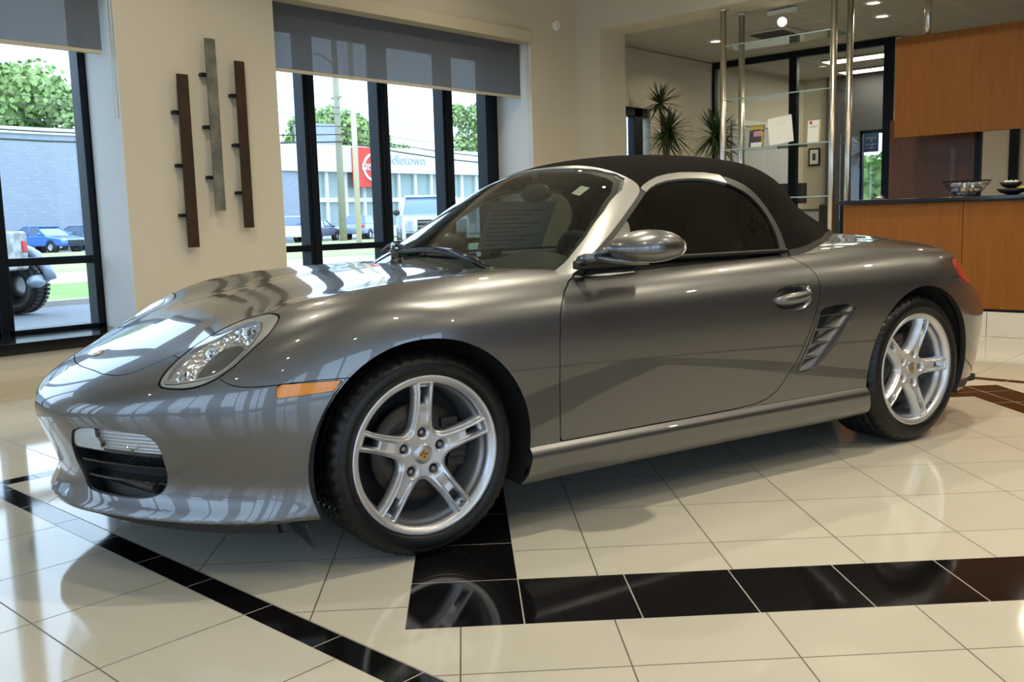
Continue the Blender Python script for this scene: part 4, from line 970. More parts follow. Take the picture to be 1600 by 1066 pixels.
# front bumper
zl = T1([-.9, -.574, -.555, -.53, -.50, -.41, -.25, .2], [.66, .606, .590, .582, .580, .585, .588, .59])
mk_poly = [(-.438, .5835), (-.262, .5835), (-.292, .5545), (-.447, .544)]
marker, body = region(body, lambda x, y, z: np.maximum(sdf(mk_poly, x, z), .5 - y), .0008)
bumper, body = region(body, lambda x, y, z: np.minimum(x + .69, np.maximum(z - zl(x), x + .15)), .0014)
# door
DR = [(.71, .98), (.661, .846), (.575, .815), (.530, .785), (.510, .762), (.494, .735), (.485, .712), (.478, .66), (.475, .616), (.474, .502), (.478, .386), (.482, .294), (.729, .294), (1.134, .294), (1.30, .296), (1.40, .301), (1.46, .313), (1.52, .342), (1.556, .38), (1.620, .450), (1.676, .552), (1.711, .624), (1.735, .685), (1.745, .72), (1.750, .75), (1.748, .775), (1.738, .80), (1.715, .825), (1.66, .87), (1.60, .98)]
door, body = region(body, lambda x, y, z: np.maximum(sdf(DR, x, z), .5 - y), .0018)
VT = chaikin([(1.735, .658), (1.925, .664), (1.955, .650), (1.952, .618), (1.845, .490), (1.765, .420), (1.700, .392), (1.610, .388), (1.618, .411), (1.653, .466), (1.695, .545), (1.722, .610)], 2)
vent, body = region(body, lambda x, y, z: np.maximum(sdf(VT, x, z), .6 - y), 0)
HN = chaikin([(1.478, .695), (1.50, .73), (1.555, .748), (1.64, .750), (1.688, .742), (1.696, .705), (1.685, .668), (1.63, .648), (1.56, .650), (1.50, .664)], 2)
hand, door = region(door, lambda x, y, z: np.maximum(sdf(HN, x, z), .6 - y), 0)
# sill
sill, body = region(body, lambda x, y, z: np.maximum(z - .292, np.maximum(.2 - x, x - 2.3)), .0008)
sill.P = [f for f in sill.P]
# tail lamp, rear bumper, deck
TL = chaikin([(2.735, .80), (2.705, .765), (2.79, .690), (2.95, .655), (3.5, .63), (3.5, .73), (3.05, .765), (2.85, .795)], 2)
tail, body = region(body, lambda x, y, z: np.maximum(sdf(TL, x, z), .38 - y), .0015)
xl = T1([.1, .3, .5, .669, .706, .758, .80, .9], [2.50, 2.52, 2.54, 2.575, 2.63, 2.692, 2.74, 2.86])
rbump, body = region(body, lambda x, y, z: np.maximum(xl(z) - x, z - .715 + np.minimum(0, (x - 2.9) * .2) * 0), .0014)
yl = T1([1.6, 1.9, 2.16, 2.42, 2.7, 3.0, 3.3], [.775, .765, .714, .629, .575, .555, .52])
deck, body = region(body, lambda x, y, z: np.maximum(np.maximum(y - yl(x), 1.72 - x), .72 - z), .0014)
fender, quarter = clip(body, body.V[:, 0] - 1.0)

panel('hood', hood, 'paint', FB)
panel('door', door, 'paint', FB, both=True)
for o in panel('front_fender', fender, 'paint', FB, lip=.028, both=True): pass
panel('rear_quarter_panel', quarter, 'paint', FB, lip=.028, both=True)
BUMP = panel('front_bumper', bumper, 'paint', FB, lip=.025)
panel('rear_bumper', rbump, 'paint', FB, lip=.025)
panel('rear_deck', deck, 'paint', FB)
panel('underbody', under, 'liner', FB, lip=0)
panel('cowl_panel', cowl, 'black_plastic', FB, off=-.004)
def sm01(t): t = np.clip(t, 0, 1); return t * t * (3 - 2 * t)
panel('side_sill', sill, 'paint', FB, both=True, disp=lambda V: .023 * sm01((.291 - V[:, 2]) / .020) * sm01((V[:, 1] - .70) / .1) * sm01((V[:, 0] - .3) / .03) - .012 * sm01((.215 - V[:, 2]) / .035) * sm01((V[:, 1] - .7) / .1))
panel('side_marker', marker, 'amber', FB, both=True, off=.003, lip=.01)
for o in panel('tail_lamp', tail, 'lens_red', FB, both=True, off=.001, lip=.01): o['label'] = 'red tail lamp'
# black core behind the shut lines
c1, _ = clip(core, -1.0 * arch(*XYZ(core))); c1 = Mh(core.V, core.Q, core.P); _, c1 = clip(c1, arch(*XYZ(c1)) - .03)
for gf, gr in ((g_hl(HL), .0), (lambda x, y, z: np.maximum(sdf(GO, y, z), x + .45), 0), (lambda x, y, z: np.maximum(sdf(VT, x, z), .6 - y), 0), (lambda x, y, z: np.maximum(sdf(HN, x, z), .6 - y), 0)): _, c1 = clip(c1, gf(*XYZ(c1)) - .004)
_, c1 = clip(c1, FG(c1.V) + .03)
panel('inner_shell', c1, 'gap_black', FB, lip=0, off=-.016)
# wheel housings
for (ax, zz, R, lab) in ((0, ZF, RF, 'f'), (XR, ZR, RR, 'r')):
    for s_ in (-1, 1):
        m = MB(); A = np.linspace(-.42, PI + .42, 50); V = []
        for a in A:
            for y in (.86, .50): V.append((ax + (R + .006) * math.cos(a), s_ * (y - (.012 if y > .8 else 0)), max(zz + (R + .006) * math.sin(a), .15)))
        m.add(V, [(2 * i, 2 * i + 1, 2 * i + 3, 2 * i + 2) for i in range(49)], True)
        V = [(ax, s_ * .50, zz)] + [(ax + (R + .006) * math.cos(a), s_ * .50, max(zz + (R + .006) * math.sin(a), .15)) for a in A]
        m.add(V, [(0, i, i + 1) for i in range(1, 50)]); m.build('wheel_housing', 'liner', CAR)
# grille: opening wall, recess, slats, fog lamp
gl = grille
split = lambda x, y, z: (.374 - .012 * (y - .24)) - z   # lamp above this line
fog, low = region(gl, lambda x, y, z: np.maximum(split(x, y, z), sdf(GO, y, z) + .004), .001)
for o in panel('fog_lamp', fog, 'lamp_glass', FB, both=True, off=-.004, lip=.006):
    s_ = -1 if sum(v.co.y for v in o.data.vertices) < 0 else 1
    panel('reflector', fog, 'ribbed_reflector', FB, off=-.020, lip=0, parent=o, side=s_)
    b, r_ = region(fog, lambda x, y, z: np.abs(y - .375) - .003, 0); panel('divider', b, 'black_plastic', FB, off=-.006, lip=.02, parent=o, side=s_)
    inn, out_ = clip(fog, fog.V[:, 1] - .375)
    panel('indicator_insert', inn, 'ribbed_lens', FB, off=-.008, lip=0, parent=o, side=s_)
for ob_ in [o for o in CAR.children if o.name.startswith('fog_lamp')]:
    s_ = -1 if sum(v.co.y for v in ob_.data.vertices) < 0 else 1
    b = MB().lathe([(0, -.006), (.016, -.004), (.024, .002), (.027, .004)], 24).build('lamp_bowl', 'chrome', ob_, loc=(-.772, s_ * .460, .408)); b.rotation_euler = Vector((-.85, s_ * .5, .1)).to_track_quat('Z', 'Y').to_euler()
GR = panel('grille_opening', gl, 'black_plastic', FB, both=True, off=-.055, lip=0, disp=None)
for s_, o in zip((-1, 1), GR):
    ring, _ = region(low, lambda x, y, z: -(sdf(GO, y, z) + .005), 0)
    panel('grille_rim', ring, 'black_plastic', FB, off=-.006, lip=.05, parent=o, side=s_)
    for z0 in (.330, .281):
        b, _ = region(low, lambda x, y, z: np.maximum(np.abs(z - z0 - .004 * (y - .3)) - .0035, sdf(GO, y, z) + .002), 0)
        panel('grille_slat', b, 'black_gloss', FB, off=-.010, lip=.045, parent=o, side=s_)
    b, _ = region(low, lambda x, y, z: np.maximum(np.abs(z - .240) - .012, sdf(GO, y, z) + .001), 0)
    MB().tube([(-.80, s_ * .26, .268), (-.72, s_ * .50, .268)], .018, 10).build('air_duct', 'black_plastic', o)
# headlamps
for s_, o in zip((-1, 1), panel('headlamp', lens, 'lamp_glass', FB, both=True, off=.003, lip=.010)):
    panel('lamp_surround', hrim, 'frame_silver', FB, off=-.002, lip=.015, parent=o, side=s_)  # silver instead of body paint: the window's reflection put into the colour
    gk, _ = region(hlamp, lambda x, y, z: -(g_hl(HL)(x, y, z) + .0045), 0); panel('gasket', gk, 'seal', FB, off=-.001, lip=.01, parent=o, side=s_)
    ring, _ = region(lens, lambda x, y, z: -(g_hl(LN, .003)(x, y, z) + .007), 0); panel('lens_border', ring, 'frame_silver', FB, off=-.001, lip=.03, parent=o, side=s_)
    def dz(V):
        t = sm01(-(g_hl(LN, .003)(V[:, 0], V[:, 1], V[:, 2])) / .045); return -(.010 + .045 * t + .006 * np.sin(V[:, 0] * 90 + V[:, 1] * 60) * t)
    panel('lamp_bucket', lens, 'reflector', FB, parent=o, side=s_, disp=dz, lip=.0)
    cov, _ = region(lens, lambda x, y, z: np.maximum(g_hl(LN, .004)(x, y, z), g_hl(CV, 0)(x, y, z)), 0)
    panel('inner_cover', cov, 'paint', FB, off=-.014, lip=.03, parent=o, side=s_)
    for (cx, cy_, cz, r) in ((-.458, .618, .700, .034), (-.552, .555, .645, .030), (-.648, .580, .588, .020)):
        n_ = Vector((-.75, .25, .45)).normalized(); n_.y *= s_
        b = MB().lathe([(0, -.045), (r * .45, -.038), (r * .8, -.018), (r, .004), (r * 1.12, .006)], 28).build('lamp_bowl', 'chrome', o, loc=(cx, s_ * cy_, cz)); b.rotation_euler = n_.to_track_quat('Z', 'Y').to_euler()
        MB().sphere((0, 0, -.012), r * .32, 14, 8).build('bulb', 'lens_clear', b) if 0 else None
# side vent with slats
for s_, o in zip((-1, 1), panel('air_intake', vent, 'paint', FB, both=True, lip=0, disp=lambda V: -.003 - .095 * sm01((1.972 - V[:, 0] - (.65 - V[:, 2]) * 1.02) / .15))):
    ring, _ = region(vent, lambda x, y, z: -(np.maximum(sdf(VT, x, z), .6 - y) + .009), 0)
    panel('intake_rim', ring, 'paint', FB, off=.003, lip=.02, parent=o, side=s_)
    dk, _ = region(vent, lambda x, y, z: np.maximum(sdf(VT, x, z) + .002, (x - 1.888 + (.65 - z) * 1.02)), 0); panel('intake_shadow_plate', dk, 'liner', FB, off=-.042, lip=0, parent=o, side=s_)
    for z0 in (.612, .562, .510, .459, ):
        b, _ = region(vent, lambda x, y, z: np.maximum(np.abs(z - z0 - (x - 1.8) * .03) - .0045, sdf(VT, x, z) + .008), 0)
        panel('intake_slat', b, 'paint', FB, off=-.004, lip=.016, parent=o, side=s_)
# door handles
for s_, o in zip((-1, 1), panel('door_handle', hand, 'paint', FB, both=True, lip=0, disp=lambda V: -.026 * sm01(-sdf(HN, V[:, 0], V[:, 2]) / .028))):
    hb = MB(); pts = []; R = []
    for t in np.linspace(0, 1, 14): pts.append((1.482 + .204 * t, s_ * (.874 + .026 * math.sin(PI * t) ** .5), .692 + .012 * t)); R.append(.007 + .016 * math.sin(PI * t) ** .5)
    hb.tube(pts, R, 16).build('grip', 'paint', o)
    g = MB().lathe([(0, .004), (.010, .003), (.012, 0)], 20, 'y' if 0 else 'z').build('key_lock', 'chrome', o, loc=(1.668, s_ * .893, .728)); g.rotation_euler = (s_ * -PI / 2, 0, 0)
# lip spoiler under the bumper
m = MB(); V = []
for a in np.linspace(-1, 1, 41):
    y = a * .74; x = float(NP(abs(y))) + .085 + (.02 if abs(a) > .9 else 0)
    V += [(x, y, .188), (x + .01, y, .150 - .012 * abs(a)), (x + .03, y, .150 - .012 * abs(a)), (x + .03, y, .188)]
m.add(V, [(4 * i + j, 4 * i + (j + 1) % 4, 4 * i + 4 + (j + 1) % 4, 4 * i + 4 + j) for i in range(40) for j in range(4)]); m.build('air_dam', 'black_plastic', CAR)
for s_ in (-1, 1): MB().add([(-.385, s_ * .60, .17), (-.385, s_ * .80, .17), (-.36, s_ * .80, .09), (-.36, s_ * .62, .10), (-.378, s_ * .60, .17), (-.378, s_ * .80, .17), (-.353, s_ * .80, .09), (-.353, s_ * .62, .10)], [(0, 1, 2, 3), (4, 5, 6, 7), (0, 4, 5, 1), (2, 6, 7, 3), (1, 5, 6, 2), (0, 3, 7, 4)]).build('deflector', 'black_plastic', CAR)
# hood crest
def crest(parent, loc, rot, r, name='crest'):
    c = MB()
    sh = lambda k: [(-.62 * k, .72 * k), (0, .86 * k), (.62 * k, .72 * k), (.66 * k, .1 * k), (.45 * k, -.5 * k), (0, -.95 * k), (-.45 * k, -.5 * k), (-.66 * k, .1 * k)]
    o = MB().prism([(u * r, v * r) for u, v in sh(1)], .0012, lambda u, v, w: (u, v, w)).build(name, 'gold', parent, loc=loc); o.rotation_euler = rot
    z = .0016
    for (u0, v0, u1, v1, mt) in ((-.52, .12, -.34, .55, 'crest_red'), (-.30, .12, -.18, .55, 'black_gloss'), (.34, -.45, .46, .05, 'crest_red'), (.14, -.6, .30, .05, 'crest_red'), (-.40, -.45, -.30, .0, 'black_gloss'), (.18, .15, .28, .58, 'black_gloss'), (.36, .12, .54, .55, 'crest_red'), (-.26, -.6, -.12, .0, 'crest_red'), (-.08, -.14, .08, .18, 'black_gloss')):
        MB().box(u0 * r, u1 * r, v0 * r, v1 * r, .0011, z).build('crest_field', mt, None if 0 else o)
    return o
nh = grad(FB, np.array([[-.775, 0, .62]]))[0]; ph_ = cast(FB, np.array([[-.775, 0, .45]]), np.array([[0, 0, 1.]]), .5)[0]
crest(CAR, tuple(ph_ + nh * .001), Vector(nh).to_track_quat('Z', 'X').to_euler(), .032, 'hood_crest')

# --- greenhouse
naz, nel = 281, 150
az = np.linspace(0, PI, naz); el = np.linspace(-.30, PI / 2 - .003, nel)
EE, AA = np.meshgrid(el, az, indexing='ij')
D_ = np.stack([-np.cos(EE) * np.cos(AA), np.cos(EE) * np.sin(AA), np.sin(EE)], -1); O_ = np.zeros_like(D_) + np.array([1.35, 0, .86])
V_ = cast(FG, O_, D_, 1.9); V_[:, 0, 1] = 0; V_[:, -1, 1] = 0
top = Mh(V_.reshape(-1, 3), grid_faces(nel, naz), [tuple(range((nel - 1) * naz, nel * naz))])
low_, top = clip(top, FB(top.V) + .012)
def smin_(a, b, k): h = np.maximum(k - np.abs(a - b), 0) / k; return np.minimum(a, b) - h * h * k / 4
xf = lambda y, z: smin_(.665 + (z - .859) * 1.60, 1.062 + .030 * (y / .5) ** 2, .05)
front, top = clip(top, top.V[:, 0] - xf(top.V[:, 1], top.V[:, 2]))
WS = [(0, 1.232), (.105, 1.230), (.25, 1.224), (.348, 1.213), (.444, 1.191), (.495, 1.171), (.530, 1.147), (.558, 1.125), (.579, 1.10), (.623, 1.045), (.675, .955), (.705, .88), (.72, .70), (0, .60)]
WS = WS + [(-a, b) for a, b in WS[-2:0:-1]]
gws = lambda x, y, z: sdf(WS, y, z)
wsg, frame = region(front, gws, .0)
frit, _ = region(wsg, lambda x, y, z: -(gws(x, y, z) + .010), 0); wsin, _ = clip(wsg, gws(*XYZ(wsg)) + .003)
panel('windshield_frame', frame, 'frame_silver', FG, lip=.02, off=.003)
ws = panel('windshield', wsin, 'car_glass', FG, lip=0, off=-.002)
panel('edge_band', frit, 'seal', FG, lip=0, off=-.0045, parent=ws)
# side openings
WN = [(.600, .80), (.694, .857), (1.088, 1.107), (1.125, 1.127), (1.174, 1.145), (1.23, 1.157), (1.286, 1.164), (1.35, 1.168), (1.418, 1.168), (1.465, 1.165), (1.504, 1.158), (1.545, 1.148), (1.58, 1.132), (1.615, 1.112), (1.643, 1.085), (1.665, 1.052), (1.678, 1.015), (1.680, .97), (1.673, .922), (1.655, .86), (1.64, .78)]
TO = [(.55, .80), (.661, .859), (1.077, 1.122), (1.115, 1.142), (1.161, 1.159), (1.21, 1.174), (1.272, 1.185), (1.34, 1.192), (1.40, 1.193), (1.47, 1.192), (1.532, 1.184), (1.575, 1.174), (1.607, 1.160), (1.64, 1.142), (1.667, 1.115), (1.69, 1.08), (1.705, 1.04), (1.712, .99), (1.710, .94), (1.70, .86), (1.69, .78)]
gwn = lambda x, y, z: np.maximum(sdf(WN, x, z), .35 - y); gto = lambda x, y, z: np.maximum(sdf(TO, x, z), .35 - y)
win, top = region(top, gwn, 0); trim, top = clip(top, gto(*XYZ(top)))
seal_f, trim = clip(trim, trim.V[:, 0] * 1.0 - 1.095 + (trim.V[:, 2] - 1.12) * .6)
tsil, tblk = clip(trim, trim.V[:, 0] - 1.545)
panel('window_seal', seal_f, 'seal', FG, lip=.01, off=.001, both=True)
panel('window_trim', tsil, 'frame_silver', FG, lip=.015, off=.005, both=True)
panel('rear_window_seal', tblk, 'seal', FG, lip=.015, off=.003, both=True)
sail, glz = region(win, lambda x, y, z: np.maximum(sdf([(.60, .78), (.694, .857), (.94, 1.012), (.944, 1.005), (.885, .86), (.87, .78)], x, z), .35 - y), .0)
SG = panel('side_window', glz, 'side_glass', FG, lip=0, off=-.006, both=True)
panel('mirror_sail', sail, 'paint', FG, lip=.012, off=-.001, both=True)
for s_ in (-1, 1):
    m = MB().tube([(x, s_ * (float(GW(x, .868)) + .008), .874 + .002) for x in np.linspace(.70, 1.69, 24)], .007, 8).build('belt_seal', 'seal', CAR)
def dtop(V): 
    x, y, z = V.T; return .006 * np.exp(-((x - 1.93) / .06) ** 2) * sm01((z - 1.05) / .1) - .004 * np.exp(-((x - 2.10) / .10) ** 2)
panel('soft_top', top, 'canvas', FG, lip=.02, off=.004)
# soft-top foot seal on the body
bl, _ = clip(top, -(-(FB(top.V) - .010))); bl2, _ = clip(top, FB(top.V) - .012); panel('top_foot_seal', bl2, 'seal', FG, lip=.01, off=.009)
# ------------------------------------------------------------------ wheels
def wheel_face(R=.2477):
    """five-spoke face as a clipped polar grid; local x,z in the face plane, -y outwards"""
    nr_, na = 96, 500
    r = np.linspace(.0, .232, nr_); a = np.linspace(0, 2 * PI, na + 1)[:-1]
    RR_, AA_ = np.meshgrid(r, a, indexing='ij'); X = RR_ * np.cos(AA_); Z = RR_ * np.sin(AA_)
    i, j = np.meshgrid(np.arange(1, nr_ - 1), np.arange(na), indexing='ij')
    Q = np.stack([i * na + j, (i + 1) * na + j, (i + 1) * na + (j + 1) % na, i * na + (j + 1) % na], -1).reshape(-1, 4)
    V = np.stack([X.ravel(), np.zeros(X.size), Z.ravel()], 1)
    P = [(0, na + k, na + (k + 1) % na) for k in range(na)]
    def uw(V):
        ang = np.arctan2(V[:, 2], V[:, 0]); rr = np.hypot(V[:, 0], V[:, 2]); k = np.round((ang - PI / 2) / (2 * PI / 5)); d = ang - PI / 2 - k * 2 * PI / 5
        return rr * np.cos(d), rr * np.sin(d), rr
    def spoke(V):
        u, w, rr = uw(V)
        half = np.interp(u, [0, .07, .10, .14, .18, .215, .24], [.046, .040, .034, .030, .030, .033, .037])
        ang = np.arctan2(V[:, 2], V[:, 0]); best = np.full(len(V), 9.)
        for k in range(5):
            t = PI / 2 + k * 2 * PI / 5; uu = V[:, 0] * math.cos(t) + V[:, 2] * math.sin(t); ww = -V[:, 0] * math.sin(t) + V[:, 2] * math.cos(t)
            hf = np.interp(uu, [0, .07, .10, .14, .18, .215, .24], [.046, .038, .033, .030, .030, .033, .037])
            d = np.maximum(np.abs(ww) - hf, -uu - .01); best = smin2(best, d, .035)
        return smin2(best, rr - .068, .02)
    def smin2(a, b, k): h = np.maximum(k - np.abs(a - b), 0) / k; return np.minimum(a, b) - h * h * k / 4
    m = Mh(V, Q, P)
    m, _ = clip(m, spoke(m.V))
    def slot(V):
        u, w, rr = uw(V); q = np.maximum(np.abs(u - .182) - .026, np.abs(w) - (.0125 + (u - .182) * .06)); return q
    _, m = clip(m, slot(m.V))
    def hole(V): u, w, rr = uw(V); return np.hypot(u - .066, w) - .0155
    _, m = clip(m, hole(m.V))
    def height(V):
        u, w, rr = uw(V); e = -spoke(V)
        h = np.interp(rr, [0, .04, .075, .12, .18, .232], [.006, .008, .010, .022, .032, .034])       # dish, outward
        h = h - .012 * (1 - sm01(e / .010))                                                         # rounded edges
        ch = sm01((u - .085) / .05) * sm01((.2215 - u) / .006) * sm01((.0175 - np.abs(w)) / .005)
        h = h - ch * (.009 + .014 * sm01((u - .150) / .05))
        hb = np.hypot(u - .066, w); h = h - .006 * sm01((.022 - hb) / .007)
        return h
    return m, height
def build_rim(parent, side, rot, name='wheel'):
    m, height = WF
    ids = used(m); mp = np.full(len(m.V), -1); mp[ids] = np.arange(len(ids)); V = m.V[ids]; h = height(V)
    Vo = V.copy(); Vo[:, 1] = -h
    fs = [tuple(int(mp[i]) for i in f) for f in m.P] + [tuple(int(i) for i in r) for r in mp[m.Q]]
    be = [(int(mp[a]), int(mp[b])) for a, b in bounds(m)]; vs = sorted({i for e in be for i in e}); ix = {v: k for k, v in enumerate(vs)}; b0 = len(Vo)
    Vb = Vo[vs].copy(); depth = np.where(np.hypot(Vb[:, 0], Vb[:, 2]) > .229, .006, .034); Vb[:, 1] += depth
    Vb[:, 0] *= 1; FA = fs + [(b, a, b0 + ix[a], b0 + ix[b]) for a, b in be]
    Vall = np.vstack([Vo, Vb]); c, s = math.cos(rot), math.sin(rot)
    R_ = np.stack([Vall[:, 0] * c - Vall[:, 2] * s, Vall[:, 1], Vall[:, 0] * s + Vall[:, 2] * c], 1)
    mb = MB(); mb.add(R_.tolist(), FA, True)
    # rim lip and barrel (y negative = outwards)
    mb.lathe([(.2215, -.022), (.2235, -.0295), (.229, -.0345), (.238, -.0395), (.2455, -.0425), (.2480, -.0400), (.2485, -.035), (.2475, -.026), (.240, -.02)], 120, 'y')
    mb.lathe([(.2215, -.022), (.2210, -.016), (.2205, -.012), (.220, -.004), (.2145, .002), (.2105, .02), (.207, .09), (.214, .17), (.232, .185)], 120, 'y')
    o = mb.build(name, 'alloy', parent, fix=False)
    return o
def tyre_mesh(r_out, wdt, parent):
    n = 288; prof = [(.2465, -.034), (.250, -.040), (.262, -.0465), (.280, -.0475), (.298, -.042), (r_out - .013, -.032), (r_out - .005, -.024), (r_out - .001, -.012), (r_out, .0), (r_out, .012), (r_out - .007, .013), (r_out - .007, .021), (r_out, .022)]
    m_ = wdt - .04; k = int((m_ - .03) / .045)
    for i in range(k): y = .022 + (i + 1) * (m_ - .04) / k; prof += [(r_out, y - .010), (r_out - .007, y - .009), (r_out - .007, y - .001), (r_out, y)]
    prof += [(r_out - .002, wdt - .05), (r_out - .015, wdt - .035), (.28, wdt - .03), (.2465, wdt - .045)]
    V = []; P = len(prof)
    for t in range(n):
        a = 2 * PI * t / n; ph_ = t % 6
        for (r, y) in prof:
            rr = r
            if r > r_out - .008 and ph_ in (0,) and not (.012 < y < .022): rr = r - .0065
            if r_out - .016 < r <= r_out - .004 and y < 0 and ph_ in (0, 1): rr = r - .004
            V.append((rr * math.cos(a + y * .35), y, rr * math.sin(a + y * .35)))
    F = [(t * P + i, ((t + 1) % n) * P + i, ((t + 1) % n) * P + i + 1, t * P + i + 1) for t in range(n) for i in range(P - 1)]
    m = MB(); m.add(V, F, True)
    for rr in (.262, .292): m.lathe([(rr - .0012, -.0466 + (rr - .262) * .10), (rr, -.0480 + (rr - .262) * .10), (rr + .0012, -.0466 + (rr - .262) * .10)], 120, 'y')
    o = m.build('tyre', 'rubber', parent, fix=False)
    return o
WF = wheel_face()
def make_wheel(x, z, yface, side, r_out, wdt, rot):
    """side -1 = the side towards the camera"""
    w = build_rim(CAR, side, rot)
    w.location = (x, yface, z)
    if side > 0: w.rotation_euler = (0, 0, PI)
    tyre_mesh(r_out, wdt, w)
    d = MB().lathe([(.075, .030), (.155, .030), (.155, .055), (.075, .055)], 96, 'y', close=True).build('brake_disc', 'rusty_disc', w)
    MB().lathe([(0, .005), (.07, .010), (.075, .03), (.075, .055)], 48, 'y').build('hub', 'black_plastic', d)
    MB().lathe([(0, .10), (.2065, .10)], 48, 'y').build('backing_plate', 'liner', w)
    cp_ = MB()
    for a0 in np.linspace(-.5, .5, 7): cp_.obox((.135 * math.cos(a0 + .15 + (PI if side > 0 else 0)), .042, .135 * math.sin(a0 + .15)), (.028, 0, 0), (0, .028, 0), (0, 0, .014))
    cp_.build('brake_caliper', 'black_plastic', w)
    cc = MB().lathe([(0, -.0145), (.020, -.0140), (.030, -.0118), (.0325, -.008), (.0325, .0)], 40, 'y').build('centre_cap', 'cap_silver', w)
    cr = crest(cc, (0, -.0146, 0), (PI / 2, -.55 + (0 if rot == 0 else -1.9), 0), .020, 'crest')
    for k in range(5):
        a = PI / 2 + rot + k * 2 * PI / 5; q = (.066 * math.cos(a), 0, .066 * math.sin(a))
        hb_ = MB().lathe([(.0158, .028), (.0158, -.004)], 24, 'y').lathe([(0, .026), (.0158, .026)], 24, 'y').build('bolt_recess', 'black_plastic', w, loc=q)
        MB().lathe([(0, -.001), (.0075, -.001), (.0088, .002), (.0088, .026)], 6, 'y', smooth=False).lathe([(.0088, .010), (.0125, .012), (.0125, .026)], 20, 'y').build('wheel_bolt', 'steel', hb_)
    MB().tube([(0 if rot == 0 else .12, -.026, -.212 if rot == 0 else -.17), (0 if rot == 0 else .11, -.040, -.205 if rot == 0 else -.165)], .0045, 8).build('valve', 'black_plastic', w)
    return w
make_wheel(0, .3195, -.845 + .0415, -1, .3195, .225, math.radians(-1.5))
make_wheel(2.415, .326, -.872 + .0415, -1, .326, .255, math.radians(54))
make_wheel(0, .3195, .845 - .0415, 1, .3195, .225, .3)
make_wheel(2.415, .326, .872 - .0415, 1, .326, .255, .1)

# ------------------------------------------------------------------ door mirrors
def mirror(s_):
    # rounded shell as smooth function
    def FM(P):
        x = (P[..., 0] - .800) / .138; y = (P[..., 1] - .945) / .092; z = P[..., 2] - .921
        t = sm01(-x * .8); z_ = np.where(z > 0, z / (.062 * (1 - .30 * t)), z / (.050 * (1 - .12 * t)))
        return (np.abs(x) ** 2.25 + np.abs(y + .25 * np.maximum(-x, 0)) ** 2.2 + np.abs(z_) ** 2.25) ** (1 / 2.25) - 1
    nu, nv = 72, 48; V = []
    U, Vv = np.meshgrid(np.linspace(0, PI, nv), np.linspace(0, 2 * PI, nu + 1)[:-1], indexing='ij')
    D = np.stack([np.cos(U), np.sin(U) * np.cos(Vv), np.sin(U) * np.sin(Vv)], -1); D = D * np.array([1, .7, .4]); O = np.zeros_like(D) + np.array([.800, .945, .921])
    Pp = cast(FM, O, D, .6)
    Pp = Pp.reshape(-1, 3) * np.array([1, s_, 1])
    F = [(i * nu + j, (i + 1) * nu + j, (i + 1) * nu + (j + 1) % nu, i * nu + (j + 1) % nu) for i in range(nv - 1) for j in range(nu)]
    m = MB(); m.add(Pp.tolist(), F, True); o = m.build('door_mirror', 'paint', CAR)
    a = MB()
    a.tube([(.640, s_ * .855, .897), (.69, s_ * .905, .884), (.74, s_ * .935, .879), (.80, s_ * .945, .876)], [.011, .012, .013, .012], 14)
    a.tube([(.640, s_ * .855, .899), (.675, s_ * .90, .922), (.72, s_ * .93, .950), (.77, s_ * .945, .966)], [.011, .011, .013, .012], 14)
    a.tube([(.640, s_ * .790, .880), (.635, s_ * .83, .892), (.645, s_ * .865, .898)], [.022, .018, .013], 14); a.build('mirror_arm', 'paint', o)
    MB().add([(.650, s_ * .862, .896), (.72, s_ * .918, .945), (.76, s_ * .93, .96), (.76, s_ * .93, .884), (.65, s_ * .880, .896), (.72, s_ * .945, .943), (.76, s_ * .95, .958), (.76, s_ * .95, .884)], [(0, 1, 2, 3), (7, 6, 5, 4), (0, 4, 5, 1), (1, 5, 6, 2), (3, 7, 4, 0)]).build('arm_opening_shade', 'gap_black', o)  # solid black wedge in the arm opening, its shade put in as colour
    MB().box(.62, .905, s_ * .778 - .018, s_ * .778 + .018, .852, .884).build('mirror_foot_shade', 'seal', o, bevel=.008)  # black foot lengthened to paint in the shade under the mirror
    g = MB().sphere((0, 0, 0), .06, 24, 12, (.30, 1.1, .62)).build('mirror_glass', 'chrome', o, loc=(.912, s_ * .945, .921))
    return o
mirror(-1)
fm = mirror(1); fm.location = (.17, -.13, -.012)   # folded in

# ------------------------------------------------------------------ wipers
def gpt(y, z, off=.012):
    P = cast(FG, np.array([[1.3, y, z]]), np.array([[-1., 0, 0]]), 1.6)[0]; return P + grad(FG, P[None])[0] * off
def wiper(pts_blade, arm, name='wiper'):
    b = MB(); P = [gpt(*q) for q in pts_blade]; b.tube([tuple(p) for p in P], .0085, 8)
    b.tube([tuple(p + np.array([0, 0, .008])) for p in P], .0055, 8); o = b.build(name, 'black_plastic', CAR)
    a = MB(); A = [gpt(q[0], q[1], q[2]) for q in arm]; a.tube([tuple(p) for p in A], [.013, .012, .010, .007][:len(A)], 8); a.build('wiper_arm', 'black_gloss', o)
    c = MB().lathe([(0, .022), (.016, .020), (.020, 0)], 20, c=tuple(A[0] - np.array([0, 0, .012]))).build('wiper_cap', 'black_plastic', o)
wiper([(.165, .893), (0, .903), (-.15, .900), (-.30, .888), (-.43, .872)], [(-.52, .846, .012), (-.42, .866, .028), (-.27, .892, .026), (-.10, .905, .022)])
wiper([(.60, .885), (.5, .91), (.36, .92), (.2, .91), (.10, .898)], [(.12, .862, .012), (.20, .885, .026), (.32, .91, .026), (.42, .920, .02)])

